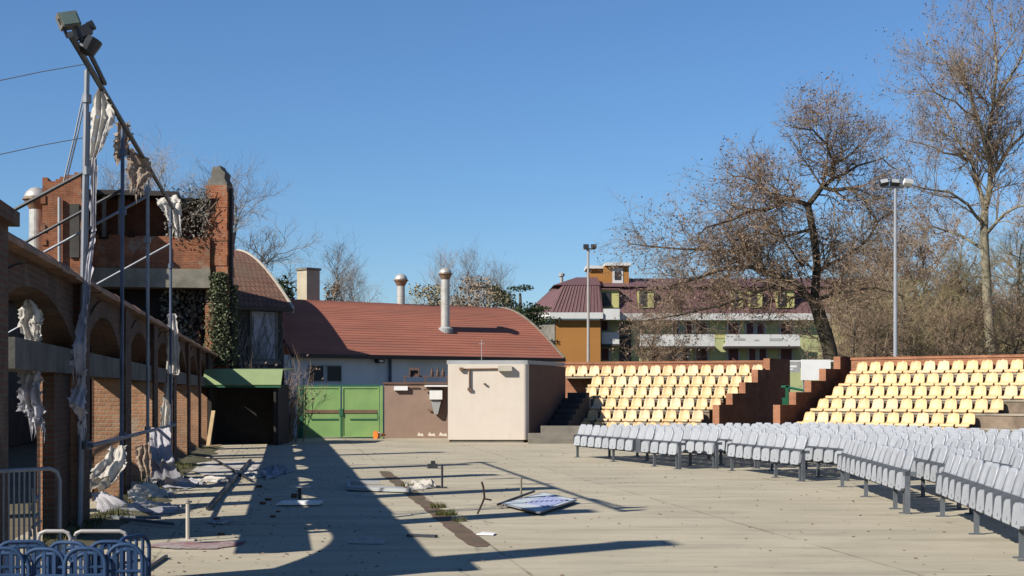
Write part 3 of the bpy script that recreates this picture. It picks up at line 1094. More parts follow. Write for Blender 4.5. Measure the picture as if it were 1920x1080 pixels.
# ------------------------------------------------------------------ barrel roofed halls (common frame: e1 along the front, e2 to the back)
BA = R(35)
P0 = V(-9.08, 57.0, 0)
BM = Matrix.Translation(P0) @ Matrix.Rotation(BA, 4, 'Z')


def bl(x, y, z=0):
    return BM @ V(x, y, z)


def prof(ze, zr, w, n=14):
    out = []
    for i in range(n + 1):
        s = i / n
        fz = .75 * math.sin(s * math.pi / 2) + .25 * s
        out.append((w * s, ze + (zr - ze) * fz))
    return out


def barrel(mb, x0, x1, ze, zr, w, th=.12):
    pf = prof(ze, zr, w)
    full = pf + [(2 * w - y, z) for y, z in reversed(pf[:-1])]
    outer = [V(x0, y, z) for y, z in full]
    inner = [V(x0, min(max(y, .02), 2 * w - .02), z - th) for y, z in full]
    n = len(full)
    d = V(x1 - x0, 0, 0)
    vs = outer + [p + d for p in outer] + inner + [p + d for p in inner]
    fs = []
    for i in range(n - 1):
        fs.append((i, n + i, n + i + 1, i + 1))
        fs.append((2 * n + i, 2 * n + i + 1, 3 * n + i + 1, 3 * n + i))
        fs.append((i, i + 1, 2 * n + i + 1, 2 * n + i))
        fs.append((n + i, 3 * n + i, 3 * n + i + 1, n + i + 1))
    fs += [(0, 2 * n, 3 * n, n), (n - 1, 2 * n - 1, 4 * n - 1, 3 * n - 1)]
    return mb.add(vs, fs), full


hall = thing('long_hall', 'long low white hall under a curved red roof', 'building', P0, BA)
ZE, ZR, BW = 3.32, 5.86, 4.95
XR = 13.95
mb = MB()
mb.box(.1, XR - .3, .35, .6, 0, ZE - .05)
obj('wall', mb, M['white_wall'], hall)
# gable walls
for x in (XR - .55,):
    pf = prof(ZE - .2, ZR - .16, BW - .45, 12)
    poly = [V(x, .45, 0)] + [V(x, .45 + y, z) for y, z in pf] + [V(x, 2 * BW - .45 - y, z) for y, z in reversed(pf[:-1])] + [V(x, 2 * BW - .45, 0)]
    mb = MB().ext(poly, (.2, 0, 0))
    obj('gable_wall', mb, M['old_concrete'], hall)
mb = MB()
mb, full = barrel(mb, .32, XR, ZE, ZR, BW)
# thin course lines standing on the roofing
for i in range(1, 30):
    s = i / 30
    fz = .75 * math.sin(s * math.pi / 2) + .25 * s
    y, z = BW * s, ZE + (ZR - ZE) * fz
    mb.box(.34, XR - .02, y - .012, y + .012, z - .03, z + .007)
obj('roof', mb, M['roof_red'], hall)
mb = MB().box(.3, XR + .05, -.12, .02, ZE - .17, ZE - .02)
obj('gutter', mb, M['gutter'], hall)
vg = MB()
for (y0, z0), (y1, z1) in zip(full[:-1], full[1:]):
    vg.ext([V(XR + .002, y0, z0 - .16), V(XR + .002, y1, z1 - .16), V(XR + .002, y1, z1 + .05), V(XR + .002, y0, z0 + .05)], (.10, 0, 0))
obj('verge', vg, M['verge_dull'], hall)
for x0, x1 in ((1.23, 1.86), (2.04, 2.68)):
    fr = obj('window_frame', MB().box(x0 - .05, x0, .31, .36, 2.17, 2.88).box(x1, x1 + .05, .31, .36, 2.17, 2.88).box(x0, x1, .31, .36, 2.17, 2.22).box(x0, x1, .31, .36, 2.83, 2.88), M['frame_pale'], hall)
    obj('pane', MB().box(x0, x1, .325, .36, 2.22, 2.83), M['glass_dark'], fr)
obj('drainpipe', MB().tube([(5.0, .27, ZE - .15), (5.0, .27, .1)], .06, 8), M['steel_blue'], hall, uv=False)
lp = thing('wall_lamp', 'small dark floodlight under the eave of the white hall', 'lamp', bl(4.45, .3, 3.0), BA)
obj('housing', MB().box(-.17, .17, -.22, 0, -.02, .15), M['steel_dark'], lp, uv=False)
obj('lens', MB().box(-.09, .09, -.235, -.222, .02, .11), M['white_paint'], lp, uv=False)
# roof flues
flue('metal chimney with a shiny ball cowl on the ridge of the red roof', bl(8.22, BW - .1, ZR - .15), .185, .95, .31)
flue('tall metal chimney with a ball cowl halfway down the red roof', bl(8.70, 1.78, 4.58), .20, 2.2, .29)
mb = MB().box(-.36, .36, -.36, .36, -.6, 1.5)
t = thing('masonry_chimney', 'square rendered chimney on the ridge where the two roofs meet', 'chimney', bl(3.78, BW + .5, 5.7), BA + R(10))
obj('stack', mb, M['chimney_render'], t)
obj('cap', MB().box(-.41, .41, -.41, .41, 1.5, 1.6), M['old_concrete'], t)

# the taller tiled house left of the hall
hs = thing('tiled_house', 'dark rendered house with a curved tile roof and pale verge', 'building', P0, BA)
ZE2, ZR2, W2 = 5.15, 7.9, 5.3
mb = MB()
mb.box(-2.7, .02, .32, .58, 0, ZE2 - .05)
obj('wall', mb, M['dark_render'], hs)
pf = prof(ZE2 - .2, ZR2 - .16, W2 - .4, 12)
poly = [V(-.2, .6, 0)] + [V(-.2, .6 + y * .96, z) for y, z in pf] + [V(-.2, 2 * W2 - .6 - y * .96, z) for y, z in reversed(pf[:-1])] + [V(-.2, 2 * W2 - .6, 0)]
obj('gable_wall', MB().ext(poly, (.22, 0, 0)), M['dark_render'], hs)
mb = MB()
mb, full2 = barrel(mb, -2.8, .28, ZE2, ZR2, W2)
obj('roof', mb, M['roof_tile'], hs)
vg = MB()
for (y0, z0), (y1, z1) in zip(full2[:-1], full2[1:]):
    vg.ext([V(.282, y0, z0 - .2), V(.282, y1, z1 - .2), V(.282, y1, z1 + .05), V(.282, y0, z0 + .05)], (.10, 0, 0))
obj('verge', vg, M['verge'], hs)
obj('gutter', MB().box(-2.8, .30, -.10, .02, ZE2 - .16, ZE2 - .02), M['gutter'], hs)
fr = obj('window_frame', MB().box(-1.42, -1.32, .26, .33, 3.0, 5.0).box(-.31, -.21, .26, .33, 3.0, 5.0).box(-1.32, -.31, .26, .33, 3.0, 3.1).box(-1.5, -.1, .18, .33, 2.86, 3.0), M['old_concrete'], hs)
obj('shutter', MB().box(-1.32, -.31, .285, .33, 3.1, 4.97), pbr('pale shutter', (.50, .52, .58), .8, .25, 5, .2, stain=(.13, .13, .13), stain_amt=.8, sscale=3.2, stretch=(1, 1, .4)), fr)  # dark streaks paint vine shadows into the shutter colour
# bare vine stems on the house front
mb = MB()
rng = random.Random(21)
for _ in range(60):
    x = rng.uniform(-2.4, .1)
    z = rng.uniform(.2, 2.5)
    pts = [bl(x, .28, z)]
    for k in range(7):
        x += rng.uniform(-.22, .22)
        z += rng.uniform(.12, .55)
        if z > 5:
            break
        pts.append(bl(x, .27 - .05 * rng.random(), z))
    if len(pts) > 2:
        mb.tube(pts, .014, 3)
single('bare_vine', mb, M['twig_grey'], 'bare vine stems spread over the dark house front', 'vine', bl(-1.5, .25, .2), uv=False)

# ------------------------------------------------------------------ shed, gate, brown wall, kiosk
sh = thing('open_shed', 'dark open shed under a green sheet roof at the end of the arcade', 'shed', (-8.85, 46.7, 0))
obj('roof', MB().ext([V(-1.3, -.12, 1.99), V(-1.3, .28, 2.50), V(-1.3, 2.6, 2.56), V(-1.3, 2.6, 2.50), V(-1.3, .3, 2.44), V(-1.3, -.08, 1.96)], (2.58, 0, 0)), M['green_roof'], sh)
obj('fascia', MB().box(-1.3, 1.28, -.12, -.09, 1.90, 1.955), M['green_dark'], sh)
obj('wall', MB().box(-1.1, 1.15, 1.3, 1.4, 0, 2.45).box(-1.15, -1.1, .05, 2.4, 0, 2.0).box(1.1, 1.16, .05, 2.299, 0, 2.0), M['wood_dark'], sh)  # shade of the open interior is put into the board colour
obj('post', MB().box(1.02, 1.1, .0, .08, 0, 1.98), M['wood_dark'], sh)
obj('post', MB().box(-1.1, -1.02, .0, .08, 0, 1.98), M['wood_dark'], sh)
pln = at(392, 845, 45.2)
single('timber_plank', MB().bar((-9.62, 45.0, .02), (-9.55, 45.5, 1.15), .12, .04).bar((-9.75, 44.8, .03), (-9.2, 45.0, .06), .2, .05), M['wood_pale'], 'pale timber planks leaning by the shed corner', 'plank', (-9.6, 45.0, 0))

YG = 54.0
gt = thing('green_gate', 'light green double sheet metal gate under the white hall', 'gate', (-6.48, YG, 0))
for s in (-1, 1):
    lf = obj('leaf', MB().box(min(.03 * s, 1.44 * s), max(.03 * s, 1.44 * s), 0, .03, .05, 1.96), M['green_gate'], gt)
    a, b_ = min(.03 * s, 1.44 * s), max(.03 * s, 1.44 * s)
    obj('frame', MB().box(a, a + .05, -.03, -.002, .05, 1.96).box(b_ - .05, b_, -.03, -.002, .05, 1.96).box(a + .05, b_ - .05, -.03, -.002, 1.9, 1.96).box(a + .05, b_ - .05, -.03, -.002, .05, .1), M['green_gate'], lf)
    obj('crossbar', MB().box(a + .05, b_ - .05, -.028, -.002, .96, 1.08), M['rust'], lf)
    obj('lower_rail', MB().box(a + .3, b_ - .05, -.028, -.002, .70, .75), M['green_dark'], lf)
    obj('strut', MB().bar((s * 1.36, -.018, 1.02), (s * 1.12 if s < 0 else s * 1.40, -.018, .73), .04, .03), M['green_dark'], lf)
obj('post', MB().box(-1.68, -1.46, -.06, .1, 0, 2.0), M['green_dark'], gt)
obj('post', MB().box(1.46, 1.58, -.04, .1, 0, 2.0), M['green_gate'], gt)
obj('latch', MB().box(-.07, .07, -.06, -.031, .84, 1.12).box(-.03, .03, -.05, -.031, .05, .84), M['green_dark'], gt)
obj('top_channel', MB().box(-1.46, 1.46, -.03, .06, 1.97, 2.03), M['green_dark'], gt)

co_ = thing('traffic_cone', 'orange traffic cone lying at the right post of the green gate', 'cone', (-4.98, 53.6, .14), R(40))
mb = MB().lathe([(.17, 0), (.16, .03), (.12, .04), (.03, .46), (.0, .46)], 14)
mb.v = [(z - .2, x, y) for x, y, z in mb.v]
obj('cone_body', mb, M['orange'], co_, uv=False)
mb = MB().lathe([(.115, .12), (.085, .22)], 14)
mb.v = [(z - .2, x * 1.02, y * 1.02) for x, y, z in mb.v]
obj('reflective_band', mb, M['white_paint'], co_, uv=False)

wb = thing('brown_wall', 'brown rendered yard wall between the gate and the pale kiosk', 'wall', (-3.4, YG, 0))
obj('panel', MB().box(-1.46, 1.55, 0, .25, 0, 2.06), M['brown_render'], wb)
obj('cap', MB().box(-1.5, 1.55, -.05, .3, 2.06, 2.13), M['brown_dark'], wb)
mb = MB()
for x0, x1 in ((-.2, .05), (.2, .5), (.62, .95)):
    mb.ext([V(x0, -.006, .1), V(x1, -.006, .08), V(x1 - .05, -.006, .2), V((x0 + x1) / 2, -.006, .16), V(x0 + .06, -.006, .24)], (0, .005, 0))
obj('bare_patch', mb, M['pale_render'], wb)
tl = thing('tube_lamp', 'white strip lamp on the brown wall', 'lamp', at(752, 728, YG - .02), 0)
obj('housing', MB().box(-.26, .26, -.12, 0, -.08, .08), M['white_paint'], tl)
obj('conduit', MB().box(.27, .7, -.03, 0, .0, .04), M['rust'], tl)
hb = thing('meter_box', 'white meter box with a grey funnel under a small ledge on the brown wall', 'box', at(818, 741, YG - .02), 0)
obj('ledge', MB().box(-.42, .45, -.4, 0, .32, .38), M['white_paint'], hb)
obj('box', MB().box(-.24, .24, -.28, 0, -.16, .2), M['white_paint'], hb)
obj('funnel', MB().ext([V(-.2, -.2, -.17), V(.2, -.2, -.17), V(.12, -.2, -.5), V(.07, -.2, -.72), V(-.07, -.2, -.72), V(-.12, -.2, -.5)], (0, .16, 0)), M['grey_paint'], hb)
obj('lamp_bracket', MB().bar((-.46, -.1, .2), (-.3, -.1, .24), .06, .06), M['rust'], hb)
obj('wall_hook', MB().bar((-.32, -.06, -.55), (-.1, -.06, -.6), .04, .04), M['rust'], hb)
# roof rail with pots standing behind the brown wall
YR = 55.2
rl = thing('terrace_rail', 'brown steel rail above the brown wall', 'railing', at(798, 720, YR), 0)
obj('rail', MB().bar((-.82, 0, .30), (.85, 0, .30), .05, .05).bar((-.82, 0, .05), (.85, 0, .05), .04, .04), M['brown_dark'], rl)
for x in (-.82, 0.0, .85):
    obj('post', MB().box(x - .03, x + .03, -.03, .03, -2.07, .32), M['brown_dark'], rl)
for i, (px, wd, h_) in enumerate(((777, .3, .28), (810, .09, .28), (821, .09, .30), (831, .09, .27))):
    b0 = at(px, 702, YR)
    zt = at(798, 720, YR).z + .325
    lab = ('square brown crate on the terrace rail', 'slim brown bottle on the terrace rail, nearest the crate', 'slim brown bottle on the terrace rail, middle of three', 'slim brown bottle on the terrace rail beside the kiosk')[i]
    if i == 0:
        mb = MB().box(-.2, -.15, -.1, .1, 0, .3).box(.15, .2, -.1, .1, 0, .3).box(-.15, .15, -.1, .1, .22, .3).box(-.15, .15, .02, .1, 0, .2)
        single('crate', mb, M['brown_dark'], lab, 'crate').location = (b0.x, YR, zt)
    else:
        mb = MB().lathe([(.06, 0), (.065, .16), (.03, .22), (.03, h_ + .02)], 10)
        single('bottle', mb, M['brown_dark'], lab, 'bottle', group='bottles on the terrace rail', uv=False).location = (b0.x, YR, zt)

# pale kiosk with rounded corner and brown side wall
KX0, KX1, KY = -2.22, .40, 49.3
kz = 2.72
kio = thing('kiosk', 'pale pink rendered kiosk block with a rounded corner and brown side wall', 'kiosk', (-.9, KY, 0))
arcp = []
rc = .16
for i in range(9):
    a = -math.pi / 2 + (math.pi / 2 - .36) * i / 8
    arcp.append((KX1 + rc * math.cos(a) + .9, rc + rc * math.sin(a)))
e = arcp[-1]
dd = V(.345, .939, 0)
end = (2.0 + .9, 53.2 - KY)
sidep = (e[0] + dd.x * .12, e[1] + dd.y * .12)
poly = [(KX0 + .9, 0)] + arcp + [sidep, (sidep[0] - .28, sidep[1] + .1), (KX1 + .55, .5), (KX0 + .9, .5)]
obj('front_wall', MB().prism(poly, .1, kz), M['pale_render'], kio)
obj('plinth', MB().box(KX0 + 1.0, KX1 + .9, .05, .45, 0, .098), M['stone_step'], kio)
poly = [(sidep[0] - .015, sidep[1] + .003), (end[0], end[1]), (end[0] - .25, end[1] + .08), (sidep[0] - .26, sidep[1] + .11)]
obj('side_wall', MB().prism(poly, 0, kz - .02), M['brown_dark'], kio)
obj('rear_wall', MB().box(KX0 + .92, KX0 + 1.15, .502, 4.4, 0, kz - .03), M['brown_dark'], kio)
obj('roof', MB().prism([(KX0 + .85, .2), (KX1 + .9, .2), (sidep[0] - .05, sidep[1]), (end[0] - .02, end[1]), (KX0 + .85, end[1])], kz + .002, kz + .14), M['frame_pale'], kio)
pp = thing('lamp_pipe', 'thin conduit with a lamp on the pale kiosk front', 'lamp', (-1.2, KY - .03, 2.5))
q0 = at(868, 692, KY)
obj('conduit', MB().tube([(-.72 + .2, 0, .04), (1.0, 0, .06)], .028, 6).tube([(-.27, -.02, .04), (-.27, -.02, -.62)], .03, 6).box(-.34, -.2, -.06, .0, -.7, -.6).box(-.62, -.48, -.08, 0, 0, .1), M['rust'], pp, uv=False)
obj('lamp_housing', MB().box(.72, 1.2, -.16, 0, -.02, .17), M['verge'], pp)
obj('knob', MB().lathe([(.02, 0), (.05, .02), (.05, .05), (.0, .07)], 10, (.26, -.03, -.5)), M['rust'], pp, uv=False)
ae = thing('aerial', 'thin aerial rod above the kiosk roof', 'aerial', at(903, 676, 51))
obj('rod', MB().tube([(0, 0, -.1), (0, 0, .75)], .012, 5).tube([(-.1, 0, .6), (.1, 0, .6)], .008, 4), M['frame_pale'], ae, uv=False)

# stone steps beside the kiosk
st = thing('stone_steps', 'low grey stone steps between the pale kiosk and the left stand', 'steps', (1.3, 48.6, 0))
for i, (x0, x1, y0, y1, z0, z1) in enumerate(((-.75, 1.1, -.4, .0, 0, .16), (-.75, 1.2, .002, .45, 0, .34), (-.3, 1.3, .452, 1.0, 0, .58))):
    obj('step', MB().box(x0, x1, y0, y1, z0, z1), M['stone_step'], st)
# dark stair flight rising along the kiosk side
fl_ = thing('stair_flight', 'dark shaded stair flight rising between the kiosk and the left stand', 'stairs', (1.9, 50.2, 0), R(-20))
for i in range(8):
    obj('step', MB().box(-.85, -.12, i * .42 - .1, i * .42 + .318, .0, .34 + i * .2), M['wood_dark' if False else 'asphalt_dark'], fl_)

# ------------------------------------------------------------------ stands with cream seats
def yellow_seat_mesh(name, mt):
    mb = MB()
    rows = [(-.30, .02, .215), (-.295, .09, .228), (-.22, .12, .235), (.0, .105, .235), (.09, .115, .225), (.14, .17, .208), (.165, .27, .200), (.185, .36, .185), (.195, .415, .155), (.20, .44, .105), (.203, .45, .05)]
    mb.shell(rows, 8, .035, .022)
    return mesh(name, mb, mt, uv=False, smooth=True)


YS = [yellow_seat_mesh('yellow_seat', M['seat_yellow']), yellow_seat_mesh('yellow_seat_pale', M['seat_yellow_pale'])]
footm = mesh('foot', MB().box(-.17, -.11, -.2, .15, 0, .10).box(.11, .17, -.2, .15, 0, .10), M['seat_back_dark'], uv=False)
SZ = [2.36, 1.93, 1.51, 1.09, .66, .23]
TR = .85


def t_at(px, o, n, e, off):
    """distance along e from o + n*off where image column px is met"""
    p = o + n * off
    k = (px - CX) / F
    return (k * p.y - p.x) / (e.x - k * e.y)


rng = random.Random(77)


def stand(name, label, which, o, e, tl, tr, lefts, rights, parap):
    """o parapet corner, e along the rows (rightwards), n towards the plaza"""
    n = V(e.y, -e.x, 0)
    if n.y > 0:
        n = -n
    t0 = thing(name, label, 'stand', o, math.atan2(e.y, e.x))
    # local: x along e, y backwards (opposite n)

    def L(mb, x0, x1, d0, d1, z0, z1, mi=0):
        return mb.box(x0, x1, -d1, -d0, z0, z1, mi)
    br, tr_ = MB(), MB()
    for k in range(6):
        d0, d1 = TR * k + .002 * k, TR * (k + 1)
        L(br, tl[max(k, 1)], tr[k], d0, d1, 0, SZ[k] - .06)
        L(tr_, tl[k], tr[k], d0 - (.0 if k == 0 else -.0), d1 + .03, SZ[k] - .058, SZ[k])
    obj('riser', br, M['riser'], t0)
    obj('tread', tr_, M['tread'], t0)
    mb = MB()
    L(mb, parap[0], parap[1], -.26, -.002, 0, 2.88)
    L(mb, parap[0] - .02, parap[1] + .02, -.29, .03, 2.882, 2.97)
    obj('parapet', mb, M['brick_stand'], t0)
    for k in range(6):
        off = TR * k + .40
        p0 = o + n * off
        a, b = t_at(lefts[k], o, n, e, off), t_at(rights[k], o, n, e, off)
        cnt = int((b - a) / .5 + .25) + 1
        for i in range(cnt):
            x = a + .5 * i
            p = p0 + e * x
            s = bpy.data.objects.new('plastic_seat', YS[1 if rng.random() < .3 else 0])
            COL.objects.link(s)
            s.location = (p.x, p.y, SZ[k] + .001)
            s.rotation_euler = (0, 0, math.atan2(e.y, e.x) + rng.uniform(-.03, .03))
            rw = ('top', 'second', 'third', 'fourth', 'fifth', 'lowest')[k]
            tag(s, 'cream shell seat, %s from the left in the %s row of the %s stand' % (ORD[i] if i < 20 else 'last', rw, which), 'seat', 'cream yellow seats on the %s stand' % which)
    return t0, n


eL = V(.934, -.358, 0).normalized()
oL = V(9.62, 54.3, 0)
nL = V(-.358, -.934, 0)


def span(o, n, e, pxs):
    return [t_at(p, o, n, e, TR * k + .5) for k, p in enumerate(pxs)]


lL = [1068, 1117, 1107, 1096, 1085, 1071]
rL = [1425, 1404, 1388, 1358, 1324, 1310]
standL, nL = stand('left_stand', 'stepped concrete stand with cream seats and a brick parapet, left of the stairwell', 'left', oL, eL,
                   span(oL, nL, eL, [1055, 1104, 1094, 1083, 1072, 1058]), [t_at(px_, oL, nL, eL, TR * (k_ + 1)) for k_, px_ in enumerate((1404, 1380, 1356, 1330, 1316, 1300))], lL, rL,
                   (t_at(1056, oL, nL, eL, 0), 0.0))
eR = V(.743, -.669, 0).normalized()
oR = V(11.95, 50.1, 0)
nR = V(-.669, -.743, 0)
lR = [1613, 1592, 1568, 1540, 1514, 1490]
rR = [1985, 1985, 1985, 1868, 1822, 1776]
standR, nR = stand('right_stand', 'stepped concrete stand with cream seats and a brick parapet, right of the stairwell', 'right', oR, eR,
                   span(oR, nR, eR, [1603, 1580, 1556, 1528, 1502, 1478]), span(oR, nR, eR, [2050] * 6), lR, rR,
                   (0.0, t_at(2060, oR, nR, eR, 0)))
# stepped side walls of the stairwell
for lab, pts, tops, back, nm in (
        ('left stepped brick side wall of the stairwell between the stands', [(1438, 54.2), (1416, 53.3), (1392, 52.4), (1368, 51.5), (1343, 50.6), (1330, 49.4)], [3.04, 2.60, 2.12, 1.71, 1.30], 1.9, 'L'),
        ('right stepped brick side wall of the stairwell between the stands', [(1570, 49.9), (1542, 49.1), (1515, 48.3), (1487, 47.5), (1457, 46.7), (1436, 45.8)], [3.0, 2.56, 2.14, 1.75, 1.33], 1.7, 'R')):
    P3 = [at(px, HY, Y) for px, Y in pts]
    for p in P3:
        p.z = 0
    d = (P3[0] - P3[4]).normalized()
    th = thing('side_wall', lab, 'wall', P3[4], math.atan2(d.y, d.x), 'stepped brick walls of the stairwell')
    # local x runs up the stairs
    xs = [(p - P3[4]).dot(d) for p in P3]
    mb = MB()
    seg = list(zip(range(5), tops))
    for k, zt in seg:
        x1 = (xs[k - 1] - .003) if k else xs[0] + back
        x0 = xs[k]
        mb.box(x0, x1, -.13, .13, 0, zt, 0)
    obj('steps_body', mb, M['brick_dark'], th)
    mb = MB()
    for k, zt in seg:
        x0 = xs[k]
        low = tops[k + 1] + .002 if k < 4 else 0
        mb.box(x0 - .03, x0 - .001, -.128, .128, low, zt - .002)
    obj('end_face', mb, M['brick_stand'], th)  # thin facing keeps sunlit ends lighter than the shade-painted body
# things seen in the stairwell
mb = MB()
wp = thing('notice_board', 'blank white panel standing at the head of the stairwell', 'panel', at(1530, 694, 57.0))
obj('board', MB().box(-.6, .58, -.03, .03, -.40, .42), M['white_paint'], wp)
obj('leg', MB().box(-.5, -.44, .035, .09, -2.6, .3), M['steel'], wp)
obj('leg', MB().box(.42, .48, .035, .09, -2.6, .3), M['steel'], wp)
gr = thing('grey_sign', 'grey metal sign panel on the stairwell railing beside the white panel', 'sign', at(1486, 688, 57.3))
obj('panel', MB().box(-.3, .3, -.02, .02, -.22, .2), M['grey_paint'], gr)
obj('mark', MB().box(-.14, .16, -.026, -.021, -.02, .06).box(-.2, .02, -.026, -.021, -.12, -.07), M['white_paint'], gr)
obj('rail', MB().bar((-.3, .05, .24), (1.7, .05, .24), .05, .05), M['white_paint'], gr)
obj('post', MB().box(-.28, -.22, .03, .09, -2.6, .22), M['steel'], gr)
bn = thing('green_container', 'dark green container with its lid ajar inside the stairwell', 'container', at(1492, 752, 51.9))
bn.location.z = 0
obj('body', MB().box(-.42, .42, -.4, .4, 0, 1.55).box(-.46, -.34, -.44, -.402, 0, 2.0), M['green_dark'], bn)
obj('lid', MB().ext([V(-.45, -.44, 1.93), V(.5, -.44, 1.75), V(.5, -.44, 1.80), V(-.45, -.44, 1.99)], (0, .85, 0)), pbr('teal lid', (.03, .24, .16), .5, .1, 3, 0), bn)

# ------------------------------------------------------------------ pale grey tip-up seats on beams
def r_rows(z0, z1, hw, y0, y1, rt_=.12, n=7, rb=.05):
    out = []
    for i in range(n + 1):
        s = i / n
        z = z0 + (z1 - z0) * s
        top = (z1 - z) / rt_
        bot = (z - z0) / rb
        k = 1.0
        if top < 1:
            k = min(k, 1 - .42 * (1 - max(top, 0)) ** 2)
        if bot < 1:
            k = min(k, 1 - .15 * (1 - max(bot, 0)) ** 2)
        out.append((y0 + (y1 - y0) * s, z, hw * k))
    return out


backm = mesh('backrest', MB().shell(r_rows(.59, .885, .229, .09, .18, .10), 6, .03, .035), M['seat_grey'], uv=False, smooth=True)
panm = mesh('seat_pan', MB().shell(r_rows(.325, .575, .207, -.02, .01, .03, rb=.03), 4, .006, .05).box(-.025, .025, -.03, -.02, .37, .40), M['seat_grey'], uv=False, smooth=False)
brk_gapm = mesh('bracket', MB().box(-.245, -.235, -.02, .2, .36, .60).box(-.25, .25, .055, .085, .34, .62), M['seat_back_dark'], uv=False)  # side bracket, plus a dark plate painting shade into the pan gaps
mb = MB().shell(r_rows(.59, .885, .229, .09, .18, .10), 6, .03, .035).shell(r_rows(.325, .575, .207, -.02, .01, .03), 4, .006, .05)
fullm = mesh('tip_up_seat', mb, M['seat_grey'], uv=False, smooth=True)
legm = mesh('leg', MB().box(-.022, .022, .03, .09, .015, .32).box(-.035, .035, -.03, .14, 0, .015), M['seat_leg'], uv=False)
BLK = [('leftmost', (1.66, 38.0), (3.69, 31.9), 13), ('second', (4.74, 31.4), (5.57, 27.4), 8),
       ('third', (5.98, 26.2), (5.50, 19.9), 12), ('nearest', (5.90, 19.75), (5.16, 14.35), 11)]
beam_cache = {}
rng = random.Random(31)
for bi, (bn_, a, b, n0) in enumerate(BLK):
    a, b = V(*a, 0), V(*b, 0)
    d = (b - a).normalized()           # along the row, towards the camera
    outw = V(-d.y, d.x, 0)             # away from the stage
    if outw.x < 0:
        outw = -outw
    mid = (a + b) / 2
    # seat local +y is away from the stage
    rz = math.atan2(outw.y, outw.x) - math.pi / 2
    for j in range(9):
        c = mid + outw * (.92 * j)
        ang = 1 + j * .012
        n = n0 + int(j * .32 + .5)
        # keep seats within the picture plus a margin, clear of the stands
        xs = [(i - (n - 1) / 2) * .5 for i in range(n)]
        ex = V(math.cos(rz), math.sin(rz), 0)
        keep = []
        for x in xs:
            p = c + ex * x
            if (p.x / p.y) * F + CX > 2200:
                continue
            dl = (p - oL).dot(nL)
            dr_ = (p - oR).dot(nR)
            if dl < TR * 6 + .7 and (p - oL).dot(eL) < .2:
                continue
            if dr_ < TR * 6 + .7 and (p - oR).dot(eR) > -.2:
                continue
            keep.append(x)
        if len(keep) < 2:
            continue
        rw = ORD[j] + ' row back in' if j else 'front row of'
        root = thing('seat_row', '%s pale grey tip-up seats, %s seat block %s' % (
            ('front row' if j == 0 else ORD[j] + ' row from the front'), bn_,
            ('by the pale kiosk', 'from the kiosk side', 'before the near aisle', 'at the right edge')[bi]), 'seat row', c, rz, 'rows of pale grey seats facing the plaza')
        x0, x1 = min(keep) - .24, max(keep) + .24
        obj('beam', MB().box(x0, x1, .04, .10, .29, .335), M['seat_back_dark'], root, uv=False)
        for x in keep:
            if j < 4:
                s = link('seat', backm, root)
                s.location = (x, 0, 0)
                s.rotation_euler = (rng.uniform(-.03, .03), 0, 0)
                q = link('seat_pan', panm, s)
                if rng.random() < .03:
                    q.rotation_euler = (R(-20), 0, 0)
                link('bracket', brk_gapm, s)
            else:
                s = link('seat', fullm, root)
                s.location = (x, 0, 0)
        li = 0
        xl = x0 + .12
        while xl < x1:
            l = link('leg', legm, root)
            l.location = (xl, 0, 0)
            xl += 2.5 if (x1 - xl) > 2.7 or li == 0 else 4
            li += 1
        l = link('leg', legm, root)
        l.location = (x1 - .12, 0, 0)
        l = obj('end_panel', MB().box(x1 - .0, x1 + .025, .03, .10, .0, .60).box(x1, x1 + .025, .0, .19, .54, .60), M['seat_leg'], root, uv=False)

# ------------------------------------------------------------------ apartment building
YA = 138.0
ap = thing('apartment_building', 'green and orange apartment building with purple mansard roof and white balconies', 'building', (0, YA, 0))


def ax(px, Y=YA):
    return (px - CX) / F * Y


def az(py, Y=YA):
    return H + (HY - py) / F * Y


x0, x1 = ax(1042), ax(1126)
zE = az(590)
mb = MB().prism([(x0, 0), (x1, 0), (x1, 9), (x0 - 2.5, 9), (x0 - 2.3, 4.5)], 0, zE - .5)
obj('orange_wing', mb, M['apt_orange'], ap)
side = MB().ext([V(x0 - .03, -.01, 0), V(x0 - 2.33, 4.48, 0), V(x0 - 2.33, 4.48, zE - .6), V(x0 - .03, -.01, zE - .6)], (-.06, -.03, 0))
obj('side_wall', side, M['old_concrete'], ap)
x2 = ax(1660, 141)
mb = MB().box(x1 - .01, x2, 2.4, 12, 0, zE - .45)
obj('green_wing', mb, M['apt_green'], ap)
ev = MB()
ev.prism([(x0 - .6, -.7), (x1 + .2, -.7), (x1 + .2, 1.2), (x0 - .2, 1.2), (x0 - 2.2, 5.0), (x0 - 3.4, 5.2)], zE - .42, zE + .18)
obj('eave', ev, M['apt_white'], ap)
obj('eave', MB().box(x1 + .25, ax(1160, 139), -.5, 2.3, zE - .5, zE + .55), M['apt_white'], ap)
obj('eave', MB().box(ax(1160, 139) + .1, x2 + .5, 1.2, 2.38, zE - .45, zE + .2), M['apt_white'], ap)
# mansard roof of the orange wing
zt = az(533)
A = [V(x0 - .5, -.5, zE + .2), V(x1 + .2, -.5, zE + .2), V(x1 + .2, 9, zE + .2), V(x0 - 3.2, 9, zE + .2), V(x0 - 3.2, 5.1, zE + .2)]
xa, xb = ax(1056), ax(1126)
B = [V(xa, 1.3, zt), V(xb, 1.3, zt), V(xb, 8, zt), V(xa - 1, 8, zt), V(xa - .9, 5.0, zt)]
mb = MB()
mb.add(A + B, [(i, (i + 1) % 5, 5 + (i + 1) % 5, 5 + i) for i in range(5)] + [(5, 6, 7, 8, 9)])
